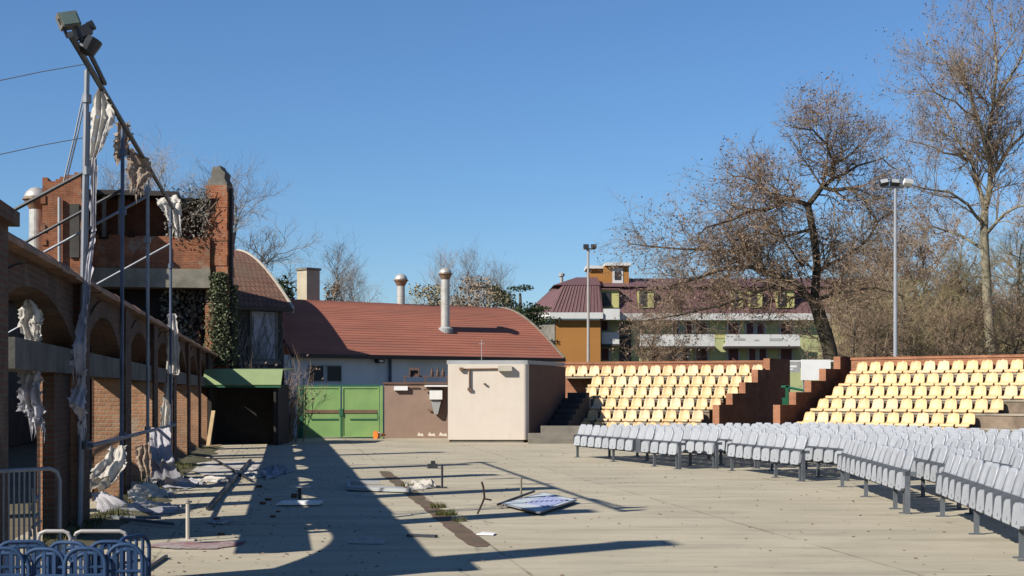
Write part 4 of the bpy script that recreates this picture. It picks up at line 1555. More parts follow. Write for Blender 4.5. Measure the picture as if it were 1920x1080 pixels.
# standing seams
for k in range(14):
    s = (k + .5) / 14
    mb.bar(A[0].lerp(A[1], s) + V(0, -.02, 0), B[0].lerp(B[1], s) + V(0, -.02, 0), .09, .09)
for k in range(7):
    s = (k + .5) / 7
    mb.bar(A[4].lerp(A[0], s), B[4].lerp(B[0], s), .09, .09)
obj('mansard_roof', mb, M['apt_roof'], ap)
mb = MB()
zu = az(524)
mb.add([V(xa - .9, 1.2, zt + .02), V(xb + .1, 1.2, zt + .02), V(xb + .1, 9, zt + .02), V(xa - 1.2, 9, zt + .02), V(xa + 1.5, 5, az(512)), V(xb, 5, az(512))],
       [(0, 1, 5, 4), (1, 2, 5), (2, 3, 4, 5), (3, 0, 4), (0, 3, 2, 1)])
obj('upper_roof', mb, M['apt_roof'], ap)
# mansard of the green wing
mb = MB()
mb.add([V(x1 + .2, 1.4, zE + .21), V(x2, 1.4, zE + .21), V(x2, 12, zE + .21), V(x1 + .2, 12, zE + .21), V(x1 + .2, 3.4, zt - .1), V(x2, 3.4, zt - .1), V(x2, 10, zt - .1), V(x1 + .2, 10, zt - .1)],
       [(0, 1, 5, 4), (1, 2, 6, 5), (2, 3, 7, 6), (3, 0, 4, 7), (4, 5, 6, 7)])
k = 0
xx = x1 + .6
while xx < x2:
    mb.bar(V(xx, 1.38, zE + .21), V(xx, 3.38, zt - .1), .08, .08)
    xx += .62
obj('mansard_roof', mb, M['apt_roof'], ap)
mb = MB()
mb.add([V(x1, 3.0, zt), V(x2 + .3, 3.0, zt), V(x2 + .3, 12, zt), V(x1, 12, zt), V(x1, 7, az(522, 145)), V(x2, 7, az(522, 145))], [(0, 1, 5, 4), (1, 2, 5), (2, 3, 4, 5), (3, 0, 4), (0, 3, 2, 1)])
obj('upper_roof', mb, M['apt_roof'], ap)
# dormers with a lit cheek
for px0, px1, wide in ((1127, 1160, 1), (1196, 1225, 0), (1372, 1392, 0), (1404, 1428, 0), (1455, 1488, 0), (1560, 1582, 0)):
    Y = YA + 2
    dx0, dx1 = ax(px0, Y), ax(px1, Y)
    dm = obj('dormer', MB().box(dx0, dx1, 1.6, 3.4, az(575), az(541)), M['apt_yellow'], ap)
    obj('pane', MB().box(dx0 + .1, (dx0 + dx1) / 2 + .1, 1.56, 1.598, az(573), az(546)), M['glass_dark'], dm)
    obj('hood', MB().box(dx0 - .1, dx1 + .1, 1.3, 3.2, az(541) + .002, az(541) + .12), M['apt_roof'], dm)
# penthouse
ph = obj('penthouse', MB().box(ax(1104, 143), ax(1131, 143), 5.6, 9, az(530, 143), az(503, 143)).box(ax(1131, 143) + .02, ax(1179, 143), 4.8, 9, az(532, 143), az(499, 143)), M['apt_orange'], ap)
obj('roof_slab', MB().box(ax(1099, 143), ax(1131, 143) + .1, 5.2, 9.3, az(503, 143) + .002, az(503, 143) + .3).box(ax(1131, 143) + .12, ax(1182, 143), 4.3, 9.3, az(499, 143), az(499, 143) + .3), M['apt_white'], ph)
fr = obj('window_frame', MB().box(ax(1148, 143), ax(1168, 143), 4.74, 4.798, az(531, 143), az(503, 143)), M['apt_white'], ph)
obj('pane', MB().box(ax(1152, 143), ax(1164, 143), 4.70, 4.738, az(525, 143), az(509, 143)), M['glass_dark'], fr)
obj('roof_vent', MB().lathe([(.16, 0), (.16, .7), (.3, .75), (.3, 1.0), (.1, 1.1)], 10, (ax(1053, 142), 4, az(532, 142))), M['grey_paint'], ap, uv=False)
# balconies and openings
YB = 139.0
for px0, px1, py0, py1 in ((1128, 1161, 623, 645), (1200, 1340, 627, 649), (1360, 1500, 627, 649), (1556, 1600, 625, 649)):
    bx0, bx1 = ax(px0, YB), ax(px1, YB)
    bc = obj('balcony', MB().box(bx0, bx1, .9, 1.0, az(py1, YB), az(py0, YB)).box(bx0, bx1, 1.002, 2.39, az(py1, YB), az(py1, YB) + .2), M['apt_white'], ap)
    obj('balcony_slab', MB().box(bx0 - .05, bx1 + .05, .85, 2.38, az(py1, YB) - .22, az(py1, YB) - .003), M['gutter'], bc)
    xx = bx0 + .8
    rr_ = random.Random(int(px0))
    while xx < bx1 - .6:
        ww = rr_.uniform(.4, 1.3)
        zz = az(py1, YB) + rr_.uniform(.3, .6)
        obj('balcony_panel', MB().box(xx, min(xx + ww, bx1 - .1), .88, .898, zz, zz + rr_.uniform(.12, .3)), M['grey_paint'], bc)
        xx += ww + rr_.uniform(.5, 2.2)
wn = [(1128, 1139, 600, 620), (1128, 1141, 654, 676), (1222, 1242, 655, 678), (1256, 1268, 655, 678), (1278, 1289, 655, 678), (1306, 1326, 655, 678),
      (1262, 1272, 606, 630), (1284, 1296, 604, 630), (1305, 1325, 606, 630), (1366, 1384, 606, 630), (1400, 1412, 606, 630), (1420, 1432, 606, 630), (1464, 1484, 606, 630),
      (1366, 1384, 655, 678), (1405, 1416, 655, 678), (1424, 1436, 655, 678), (1464, 1484, 655, 678), (1566, 1584, 606, 630), (1566, 1584, 655, 678)]
for px0, px1, py0, py1 in wn:
    Y = YA + 2.4
    a0, a1 = ax(px0, Y), ax(px1, Y)
    fr = obj('window_frame', MB().box(a0 - .18, a1 + .18, 2.34, 2.398, az(py1, Y), az(py0, Y) + .15), M['frame_pale'], ap)
    obj('shutter', MB().box(a0, a1, 2.30, 2.338, az(py1, Y) + .05, az(py0, Y)), M['shutter'], fr)
obj('recess', MB().box(ax(1162, 140), ax(1184, 140), 2.3, 2.397, 0, zE - .6), M['dark_render'], ap)  # flat dark strip on the facade, painting the shade of a recess
for a_, b__, c_, d_ in ((1240, 1260, 630, 612), (1330, 1362, 634, 618), (1387, 1397, 630, 615), (1434, 1462, 632, 620)):
    obj('facade_band', MB().box(ax(a_, 140), ax(b__, 140), 2.36, 2.397, az(c_, 140), az(d_, 140)), M['apt_yellow'], ap)

# ------------------------------------------------------------------ light masts
Y = 62.0
ms = thing('light_mast', 'tall grey floodlight mast with a crossbar, before the wood on the right', 'lamp mast', (at(1679, 668, Y).x, Y, 0))
top = at(1679, 352, Y).z
obj('pole', MB().tube([(0, 0, 0), (0, 0, top * .5), (0, 0, top)], [.095, .085, .065], 12), pbr('mast paint', (.36, .39, .44), .5, .08, 3, 0), ms, uv=False)
obj('crossbar', MB().box(-.62, .62, -.05, .05, top, top + .09), M['grey_paint'], ms, uv=False)
for x, r_ in ((-.52, -12), (-.05, 4), (.52, 8)):
    MH = Matrix.Translation((x, -.1, top + .2)) @ Matrix.Rotation(R(r_), 4, 'Y') @ Matrix.Rotation(R(-30), 4, 'X')
    fx = obj('floodlight', MB().box(-.19, .19, -.12, .1, -.10, .12, 0, MH), M['steel_dark'] if x < .2 else M['white_paint'], ms, uv=False)
    obj('lens', MB().box(-.16, .16, -.135, -.122, -.08, .1, 0, MH), M['frame_pale'], fx, uv=False)
Y = 78.0
ms = thing('light_mast', 'thin pale floodlight mast in front of the orange house front', 'lamp mast', (at(1103, 668, Y).x, Y, 0))
top = at(1103, 468, Y).z
obj('pole', MB().tube([(0, 0, 0), (0, 0, top)], [.10, .06], 10), pbr('pale mast', (.45, .43, .40), .6, .1, 3, 0), ms, uv=False)
obj('crossbar', MB().box(-.3, .4, -.04, .04, top, top + .07), M['grey_paint'], ms, uv=False)
for x in (-.12, .3):
    obj('floodlight', MB().box(x - .15, x + .15, -.18, .1, top + .072, top + .28), M['steel_dark'], ms, uv=False)

# ------------------------------------------------------------------ trees
def jit(rng, s):
    return V(rng.gauss(0, s), rng.gauss(0, s), rng.gauss(0, s))


def spray(cr, lf, rng, p, d, L, r, lvl, P):
    """a branch with its own twigs, written into the crown mesh"""
    ns = 3 if lvl > 0 else 2
    pts, q, dd = [p.copy()], p.copy(), d.normalized()
    for i in range(ns):
        dd = (dd + jit(rng, P['wig']) + V(0, 0, P['up'])).normalized()
        q = q + dd * (L / ns)
        pts.append(q.copy())
    cr.tube(pts, [r * (1 - .75 * i / ns) for i in range(ns + 1)], 4 if lvl > 1 else 3, cap=False)
    if lvl == 0:
        if lf is not None and rng.random() < P['leaf']:
            cl_ = noise.noise(q * .55) + .35 * noise.noise(q * 1.7)
            for _ in range(P['nleaf'] if cl_ < .12 else P['nleaf'] + 3):
                c = pts[rng.randrange(1, len(pts))] + jit(rng, .10)
                s = rng.uniform(.05, P['lsize'])
                a = V(rng.gauss(0, 1), rng.gauss(0, 1), rng.gauss(0, 1)).normalized()
                x = a.orthogonal().normalized()
                y = a.cross(x)
                lf.add([c - x * s, c + y * s * .7, c + x * s, c - y * s * .7], [(0, 1, 2, 3)])
        return
    for k in range(P['n'][lvl]):
        f = rng.uniform(.2, 1.0)
        i = min(int(f * ns), ns - 1)
        b = pts[i].lerp(pts[i + 1], f * ns - i)
        t = (pts[i + 1] - pts[i]).normalized()
        side = t.orthogonal().normalized()
        side = Matrix.Rotation(rng.random() * 6.283, 3, t) @ side
        ang = rng.uniform(*P['ang'])
        nd_ = t * math.cos(ang) + side * math.sin(ang)
        spray(cr, lf, rng, b, nd_, L * rng.uniform(.45, .7), r * .5, lvl - 1, P)


def limb_tree(name, label, base, limbs, tm, cm, lm, P, seed, sp=.9, lvl=2, group=None):
    """limbs: list of (polyline of world points, r0, r1, spawn density)"""
    rng = random.Random(seed)
    base = Vector(base)
    t = thing(name, label, 'tree', base, 0, group)
    tk, cr, lf = MB(), MB(), MB()
    for pts, r0, r1, dens in limbs:
        pts = [Vector(p) - base for p in pts]
        # smooth and roughen
        fine = [pts[0]]
        for a, b in zip(pts[:-1], pts[1:]):
            m = max(2, int((b - a).length / .7))
            for k in range(1, m + 1):
                fine.append(a.lerp(b, k / m) + (jit(rng, .05) if dens else jit(rng, .02)))
        n = len(fine)
        rs = [r0 + (r1 - r0) * (i / (n - 1)) ** .8 for i in range(n)]
        tk.tube(fine, rs, 8 if r0 > .12 else 6)
        if dens <= 0:
            continue
        tot = sum((b - a).length for a, b in zip(fine[:-1], fine[1:]))
        cnt = int(tot * dens)
        for c in range(cnt):
            f = rng.uniform(.12, 1.0)
            i = min(int(f * (n - 1)), n - 2)
            tt = (fine[i + 1] - fine[i]).normalized()
            side = Matrix.Rotation(rng.random() * 6.283, 3, tt) @ tt.orthogonal().normalized()
            ang = rng.uniform(.5, 1.25)
            spray(cr, lf, rng, fine[i], tt * math.cos(ang) + side * math.sin(ang) + V(0, 0, .15), P['L'] * rng.uniform(.55, 1.2), max(.016, min(rs[i] * .45, .05)), lvl, P)
    obj('trunk', tk, tm, t, uv=False, smooth=True)
    c = obj('crown', cr, cm, t, uv=False)
    if lf.v:
        obj('dead_leaves', lf, lm, c, uv=False)
    return t


def pl(Y, *pts):
    out = []
    for p in pts:
        dy = p[2] if len(p) > 2 else 0
        out.append(at(p[0], p[1], Y + dy))
    return out


YT = 66.0
b = at(1558, 672, YT)
base = V(b.x, YT, 0)
PA = dict(L=2.05, n=(0, 8, 7), ang=(.4, 1.2), wig=.3, up=.04, leaf=.22, nleaf=2, lsize=.062)
limbsA = [
    ([V(base.x + .25, YT, 0)] + pl(YT, (1556, 660), (1540, 600), (1527, 565)), .42, .30, 0),
    (pl(YT, (1527, 565), (1505, 542, -.3), (1470, 524, -1), (1430, 505, -1.5), (1370, 500, -2), (1310, 520, -2.5), (1240, 545, -3)), .21, .04, 5.0),
    (pl(YT, (1430, 505, -1.5), (1385, 470, -1), (1320, 470, 0), (1250, 462, 1), (1180, 452, 1.5)), .10, .03, 5.2),
    (pl(YT, (1470, 524, -1), (1420, 548, -2), (1350, 575, -3), (1280, 590, -3.5), (1210, 602, -4)), .10, .03, 5.2),
    (pl(YT, (1527, 565), (1530, 500, .4), (1522, 430, .6), (1515, 385, .6)), .22, .16, .8),
    (pl(YT, (1515, 385, .6), (1470, 372, 0), (1442, 390, -.6), (1400, 398, -1), (1345, 420, -1.5), (1310, 440, -2)), .13, .03, 5.2),
    (pl(YT, (1470, 372, 0), (1430, 350, .8), (1390, 330, 1.4), (1365, 320, 2)), .08, .02, 5.0),
    (pl(YT, (1515, 385, .6), (1540, 350, .6), (1562, 335, .4), (1562, 305, 0), (1548, 268, -.5), (1522, 246, -.8), (1485, 236, -1)), .14, .025, 5.0),
    (pl(YT, (1562, 305, 0), (1600, 285, .8), (1625, 275, 1.2)), .07, .02, 5.0),
    (pl(YT, (1552, 275, 0), (1558, 245, .5), (1550, 222, .8)), .05, .02, 5.0),
    (pl(YT, (1540, 350, .6), (1590, 352, 0), (1620, 375, -.6), (1645, 420, -1)), .12, .03, 5.2),
    (pl(YT, (1562, 335, .4), (1610, 310, 1.5), (1655, 300, 2.5), (1685, 320, 3)), .08, .02, 2.6),
    (pl(YT, (1530, 520, .3), (1570, 490, 1), (1620, 455, 1.8), (1670, 400, 2.5)), .12, .03, 4.6),
    (pl(YT, (1535, 560, 0), (1580, 545, -1), (1640, 540, -2), (1690, 555, -3)), .11, .03, 4.6),
    (pl(YT, (1522, 430, .6), (1480, 440, 1.6), (1420, 440, 2.6), (1360, 450, 3)), .09, .025, 4.6),
    (pl(YT, (1505, 500, 0), (1470, 450, -1), (1450, 400, -2)), .07, .02, 2.2),
]
limb_tree('spreading_tree', 'broad gnarled dark tree with clinging dead leaves behind the stairwell', base, limbsA, M['bark_dark'], M['twig_brown'], M['leaf_dead'], PA, 101)

YT = 80.0
b = at(1862, 676, YT)
base = V(b.x, YT, 0)
PB = dict(L=2.5, n=(0, 7, 7), ang=(.35, .9), wig=.22, up=.12, leaf=.2, nleaf=2, lsize=.07)
PB2 = dict(PB)
limbsB = [
    ([V(base.x, YT, 0)] + pl(YT, (1860, 660), (1852, 560), (1846, 460), (1846, 395)), .34, .23, 0),
    (pl(YT, (1846, 395), (1858, 330), (1850, 280, -.5), (1832, 220, -1), (1806, 150, -1.5), (1782, 95, -2)), .20, .03, 4.6),
    (pl(YT, (1850, 280, -.5), (1862, 200, .5), (1870, 120, 1), (1862, 40, 1.2), (1852, 8, 1.2)), .16, .025, 2.3),
    (pl(YT, (1846, 395), (1830, 330, .5), (1800, 265, 1), (1772, 205, 1.6), (1748, 160, 2)), .16, .025, 2.3),
    (pl(YT, (1858, 330), (1895, 280, .5), (1935, 235, 1), (1985, 190, 1.5)), .15, .03, 2.0),
    (pl(YT, (1862, 200, .5), (1895, 150, 0), (1925, 90, -.6), (1950, 40, -1)), .10, .025, 2.3),
    (pl(YT, (1846, 420), (1815, 385, -1), (1780, 362, -1.6), (1735, 352, -2.2), (1690, 345, -3)), .11, .025, 2.3),
    (pl(YT, (1815, 300, 1), (1770, 285, .5), (1730, 270, 0), (1690, 260, -.5)), .08, .02, 2.2),
    (pl(YT, (1848, 470), (1800, 440, 1), (1750, 425, 2), (1700, 430, 3)), .10, .025, 2.3),
    (pl(YT, (1848, 440), (1885, 400, -1), (1930, 380, -2), (1990, 370, -3)), .11, .025, 2.0),
    (pl(YT, (1832, 220, -1), (1790, 190, -2), (1750, 175, -3), (1715, 168, -3.6)), .07, .02, 2.2),
    (pl(YT, (1870, 120, 1), (1900, 70, 2), (1915, 30, 2.6)), .06, .02, 2.4),
    (pl(YT, (1806, 150, -1.5), (1775, 120, -1), (1740, 80, -.4), (1735, 60, 0)), .05, .02, 2.4),
]
limb_tree('plane_tree', 'tall pale barked plane tree with russet twig ends at the right edge', base, limbsB, M['bark_tan'], M['twig_tan'], M['leaf_dead'], PB, 202)


# general bare tree prototypes --------------------------------------------------
def proto_tree(name, seed, hgt, spread, tm, cm, lvl=2, nl=9, low=.25, up=.1, L=None, dens=1.7, trunk_r=.2, leaf=0, lm=None, upright=.6):
    rng = random.Random(seed)
    tk, cr, lf = MB(), MB(), MB()
    P = dict(L=L or hgt * .16, n=(0, 7, 5), ang=(.35, 1.0), wig=.24, up=up, leaf=leaf * .4, nleaf=2, lsize=.08)
    pts = [V(0, 0, 0)]
    n = 8
    for i in range(1, n + 1):
        pts.append(V(rng.gauss(0, .03) * hgt * i / n * .6, rng.gauss(0, .03) * hgt * i / n * .6, hgt * .86 * i / n))
    tk.tube(pts, [trunk_r * (1 - .9 * (i / n) ** .9) + .015 for i in range(n + 1)], 7)
    lims = []
    for k in range(nl):
        f = low + (1 - low) * (k + rng.random()) / nl * .95
        i = min(int(f * n), n - 1)
        b = pts[i].lerp(pts[i + 1], f * n - i)
        a = k * 2.4 + rng.uniform(-.5, .5)
        ln = spread * (1.15 - .75 * f) * rng.uniform(.7, 1.15)
        d = V(math.cos(a), math.sin(a), upright * rng.uniform(.6, 1.6)).normalized()
        lp = [b]
        q = b.copy()
        for s in range(4):
            d = (d + jit(rng, .14) + V(0, 0, .1)).normalized()
            q = q + d * ln / 4
            lp.append(q.copy())
        r0 = trunk_r * (1 - .85 * f) * .5 + .012
        tk.tube(lp, [r0 * (1 - .2 * s) for s in range(5)], 5)
        lims.append((lp, r0, ln))
    lims.append((pts[4:], trunk_r * .3, hgt * .4))
    for lp, r0, ln in lims:
        m = len(lp) - 1
        for c in range(int(ln * dens) + 2):
            f = rng.uniform(.15, 1)
            i = min(int(f * m), m - 1)
            tt = (lp[i + 1] - lp[i]).normalized()
            side = Matrix.Rotation(rng.random() * 6.283, 3, tt) @ tt.orthogonal().normalized()
            ang = rng.uniform(.4, 1.1)
            spray(cr, lf, rng, lp[i].lerp(lp[i + 1], f * m - i), tt * math.cos(ang) + side * math.sin(ang) + V(0, 0, .2), P['L'] * rng.uniform(.5, 1.1), max(.014, r0 * .5), lvl, P)
    return (mesh('trunk', tk, tm, uv=False, smooth=True), mesh('crown', cr, cm, uv=False), mesh('dead_leaves', lf, lm, uv=False) if lf.v and lm else None)


PR = {
    'brown': proto_tree('b', 1, 12, 5, M['bark_dark'], M['twig_brown'], leaf=.5, lm=M['leaf_dead'], dens=2.2, nl=12, low=.16),
    'olive': proto_tree('o', 2, 14, 4.5, M['bark_grey'], M['twig_olive'], dens=2.2, nl=12, low=.14),
    'tan': proto_tree('t', 3, 15, 4.5, M['bark_tan'], M['twig_tan'], dens=1.9, nl=11, low=.2),
    'rust': proto_tree('r', 6, 11, 5.2, M['bark_dark'], M['twig_rust'], leaf=.4, lm=M['leaf_dead'], dens=2.3, nl=12, low=.14),
    'grey': proto_tree('g', 4, 13, 4.6, M['bark_grey'], M['twig_grey'], dens=2.4, nl=15, low=.2, upright=1.0, trunk_r=.15),
    'poplar': proto_tree('p', 5, 14, 2.2, M['bark_grey'], M['twig_grey'], dens=2.0, nl=16, low=.15, upright=2.6, up=.25, trunk_r=.13),
}


def place_tree(name, kind, label, px, pytop, Y, rz, wide=1.0, group=None, base_h={'brown': 12, 'olive': 14, 'tan': 15, 'rust': 11, 'grey': 13, 'poplar': 14}):
    x = (px - CX) / F * Y
    h = H + (HY - pytop) / F * Y
    t = thing(name, label, 'tree', (x, Y, -.02), rz, group)
    s = h / base_h[kind] / 1.0
    a, b_, c_ = PR[kind]
    tk = link('trunk', a, t)
    cr = link('crown', b_, t)
    for o in (tk, cr):
        o.scale = (s * wide, s * wide, s)
    if c_:
        l = link('dead_leaves', c_, cr)
    return t


for k, (kind, lab, px, pt, Y, rz, wd) in enumerate((
        ('grey', 'bare grey tree spreading behind the broken brick pillar', 440, 315, 92, .3, 1.15),
        ('grey', 'bare grey tree rising behind the open roof of the ruin', 300, 285, 96, 1.9, 1.1),
        ('grey', 'faint bare tree behind the front scaffold poles', 215, 320, 100, 3.1, .8),
        ('poplar', 'slim bare tree right of the square chimney', 640, 458, 120, .5, 1.5),
        ('grey', 'small bare tree low behind the red roof beside the slim one', 665, 500, 115, 1.2, .8),
        ('poplar', 'hazy upright poplar behind the tall metal chimney', 830, 470, 150, 2.0, 1.2),
        ('poplar', 'hazy upright poplar just right of the tall metal chimney', 880, 468, 155, .9, 1.1),
        ('poplar', 'hazy upright poplar toward the umbrella shaped evergreen', 925, 490, 150, 2.9, 1.1),
        ('tan', 'small tan bare tree behind the ridge at the tall metal chimney', 866, 515, 110, .4, .9),
        ('tan', 'small tan bare tree between the ridge and the umbrella shaped evergreen', 930, 512, 112, 2.4, .9),
        ('olive', 'low olive bare tree behind the ridge, left of the tall metal chimney', 800, 530, 105, 1.4, 1.2),
        ('rust', 'russet bare tree in front of the green apartment facade', 1225, 575, 84, .8, 1.0),
        ('brown', 'brown bushy tree directly right of the dark leaning trunk', 1600, 500, 82, .2, 1.15),
        ('rust', 'russet bushy tree left of the tall light mast', 1650, 440, 92, 2.2, 1.1),
        ('rust', 'russet bushy tree right of the tall light mast', 1725, 400, 95, 1.0, 1.1),
        ('olive', 'olive bare tree crossing the tall light mast', 1690, 500, 84, 3.4, 1.2),
        ('brown', 'brown tree midway between the mast and the plane tree', 1770, 470, 90, 4.1, 1.15),
        ('olive', 'mossy olive tree left beside the plane tree', 1815, 430, 88, .7, 1.0),
        ('olive', 'mossy olive tree right beside the plane tree', 1905, 400, 86, 2.6, 1.1),
        ('tan', 'pale tan tree in the far right of the wood', 1940, 330, 98, 1.7, 1.0),
        ('tan', 'slender tan tree standing left of the plane tree in the wood', 1800, 390, 104, 2.2, 1.1),
        ('olive', 'tall olive tree behind the light mast', 1668, 395, 106, 4.4, 1.2),
        ('brown', 'brown low tree at the right edge of the wood', 1900, 530, 78, 5.0, 1.3),
        ('rust', 'russet low tree above the right stand parapet', 1790, 560, 76, .1, 1.3),
        ('brown', 'dark low tree right of the stairwell panel', 1640, 570, 76, 2.0, 1.2))):
    wood = px > 1580
    place_tree('bare_tree', kind, lab, px, pt, Y, rz, wd, 'bare trees of the wood' if wood else ('bare trees beyond the roofs' if px < 1000 else 'bare trees before the apartments'))

# undergrowth filling the wood behind the right stand
rng = random.Random(8)
mb = MB()


def thicket(mb, cnt, fpos, L):
    for _ in range(cnt):
        p = fpos()
        d = V(rng.gauss(0, .45), rng.gauss(0, .45), 1).normalized()
        l = L * rng.uniform(.5, 1.3)
        a = p + d * l * .5 + jit(rng, .12)
        mb.tube([p, a, p + d * l + jit(rng, .2)], [.018, .013, .005], 3, cap=False)


def f():
    Y = rng.uniform(84, 112)
    px = rng.uniform(1570, 1990)
    return V((px - CX) / F * Y, Y, rng.uniform(0, 7.0) * (.55 + .6 * noise.noise(V(px * .012, Y * .1, 0)) + .3))


thicket(mb, 16000, f, 2.6)
tag(obj('undergrowth', mb, M['twig_olive'], uv=False), kind='stuff', label='dense olive brown undergrowth of the wood behind the right stand')
mb = MB()


def f():
    Y = rng.uniform(100, 120)
    px = rng.uniform(1560, 2000)
    z = rng.uniform(.3, 11.5) * (.7 + .4 * noise.noise(V(px * .01, 3, 0)))
    return V((px - CX) / F * Y, Y, z)


leaf_cloud(mb, rng, 22000, f, (.15, .4))
tag(obj('far_wood', mb, M['twig_rust'], uv=False), kind='stuff', label='far brown mass of the wood behind the nearer bare trees')

# evergreens beyond the hall
mb, tk = MB(), MB()
Y = 112.0
c = at(975, 540, Y)
t = thing('umbrella_pine', 'dark flat topped evergreen beyond the right end of the red roof', 'tree', (c.x, Y, 0))
tk.tube([V(0, 0, 0), V(.2, 0, 5), V(0, 0, 9.6)], [.28, .22, .1], 7)
obj('trunk', tk, M['bark_grey'], t, uv=False)
cl = [(rng.gauss(0, 1.0), rng.gauss(0, .8), z_, rng.uniform(.5, 1.1), rng.uniform(.2, .5)) for z_ in [4.2 + .25 * i for i in range(24)]] + [(.1, 0, 10.0, 1.1, .3), (1.6, 0, 8.4, .9, .22)]


def f():
    x, y, z, rx, rz_ = cl[rng.randrange(len(cl))]
    d = V(rng.gauss(0, 1), rng.gauss(0, 1), rng.gauss(0, 1)).normalized() * rng.random() ** .4
    return V(x + d.x * rx, y + d.y * rx, z + d.z * rz_)


leaf_cloud(mb, rng, 6500, f, (.07, .2))
obj('crown', mb, M['leaf_green'], t, uv=False)


def bush(name, label, px, py, pybase, Y, rx, h, mt, cnt, seed, size=(.08, .2), cat='bush', stems=0, zb=None):
    r_ = random.Random(seed)
    x = (px - CX) / F * Y
    zt = H + (HY - py) / F * Y
    z0 = zt - h if zb is None else zb
    t = thing(name, label, cat, (x, Y, 0))
    tk = MB()
    for k in range(6):
        a = r_.random() * 6.28
        tk.tube([V(0, 0, 0), V(math.cos(a) * rx * .2, math.sin(a) * rx * .2, z0 + h * .3), V(math.cos(a) * rx * .5, math.sin(a) * rx * .5, z0 + h * .8)], [.05, .035, .012], 5)
    obj('trunk', tk, M['bark_grey'], t, uv=False)
    mb = MB()
    cs = [(r_.uniform(-.6, .6) * rx, r_.uniform(-.6, .6) * rx, z0 + h * r_.uniform(.15, .85), rx * r_.uniform(.3, .55), h * r_.uniform(.14, .26)) for _ in range(11)]
    cs.append((0, 0, zt - h * .16, rx * .4, h * .16))

    def f():
        x_, y_, z_, a_, b_ = cs[r_.randrange(len(cs))]
        d = V(r_.gauss(0, 1), r_.gauss(0, 1), r_.gauss(0, 1)).normalized() * r_.random() ** .45
        return V(x_ + d.x * a_, y_ + d.y * a_, max(.05, z_ + d.z * b_))
    leaf_cloud(mb, r_, cnt, f, size)
    obj('crown', mb, mt, t, uv=False)
    return t


bush('evergreen_tree', 'small dark evergreen peeking over the roof beside the tiled house verge', 532, 514, 560, 76, .8, 4.0, M['leaf_green'], 1500, 1, cat='tree')
bush('shrub_tree', 'olive green bushy tree behind the ridge, left of the tall metal chimney', 798, 530, 575, 98, 1.6, 4.0, M['twig_olive'], 1500, 2, cat='tree')
bush('shrub_tree', 'reddish brown bushy tree behind the tall metal chimney', 875, 512, 575, 96, 2.0, 4.5, M['twig_tan'], 1700, 3, cat='tree')
bush('shrub_tree', 'dark green bushy tree low at the right end of the red roof', 985, 565, 600, 90, 1.5, 4.0, M['leaf_green'], 1700, 4, cat='tree')
bush('shrub_tree', 'brown green bushy tree between the tall chimney and the flat topped evergreen', 930, 530, 575, 99, 1.5, 4.5, M['twig_olive'], 1300, 9, cat='tree')
bush('shrub_tree', 'small tan conical bush beside the square chimney', 625, 530, 565, 92, .6, 3.0, M['twig_tan'], 900, 5, cat='tree')
# dry bush beside the shed
mb = MB()
rng = random.Random(15)
b0 = V(-7.95, 50.2, 0)
P = dict(L=1.0, n=(0, 5, 4), ang=(.2, .6), wig=.22, up=.2, leaf=.35, nleaf=1, lsize=.06)
lf = MB()
for k in range(26):
    a = rng.random() * 6.28
    spray(mb, lf, rng, V(rng.gauss(0, .2), rng.gauss(0, .2), 0), V(math.cos(a) * .18, math.sin(a) * .18, 1), rng.uniform(1.0, 2.0), .022, 2, P)
t = thing('dry_bush', 'dry russet bush between the open shed and the green gate', 'bush', b0)
obj('stems', mb, M['twig_rust'], t, uv=False)
obj('foliage', lf, M['leaf_dead'], t, uv=False)

# ------------------------------------------------------------------ barrier, blue racks, frames
br_ = V(-3.77, 11.85, 0)
bl_ = V(-5.2, 9.7, 0)
d = (bl_ - br_)
ln = d.length
bt = thing('crowd_barrier', 'galvanised crowd barrier standing against the near arcade pier', 'barrier', br_, math.atan2(d.y, d.x))
fr = MB()
c_ = .1
fr.tube([(0, 0, .12), (0, 0, 1.08 - c_), (.03, 0, 1.08 - .03), (c_, 0, 1.08), (ln - c_, 0, 1.08), (ln - .03, 0, 1.05), (ln, 0, 1.08 - c_), (ln, 0, .12)], .017, 8)
fr.tube([(0, 0, .2), (ln, 0, .2)], .016, 6)
obj('frame', fr, M['steel'], bt, uv=False)
mb = MB()
xx = .2
while xx < ln - .05:
    mb.tube([(xx, 0, .2), (xx, 0, 1.07)], .009, 5, cap=False)
    xx += .05
obj('rails', mb, M['steel'], bt, uv=False)
for x in (.3, ln - .3):
    obj('foot', MB().tube([(x, -.3, .02), (x, -.1, .1), (x, 0, .2)], .018, 6).tube([(x, .3, .02), (x, .1, .1), (x, 0, .2)], .018, 6), M['steel'], bt, uv=False)
mb = MB()
for k in range(9):
    mb.tube([(.22 + .08 * rng.random(), -.03, .25 + .07 * k), (.14 + .16 * rng.random(), -.05, .30 + .07 * k)], .014, 4)
mb.tube([(.2, -.035, .2), (.24, -.04, .92)], .014, 5)
obj('chain_tie', mb, M['frame_pale'], bt, uv=False)


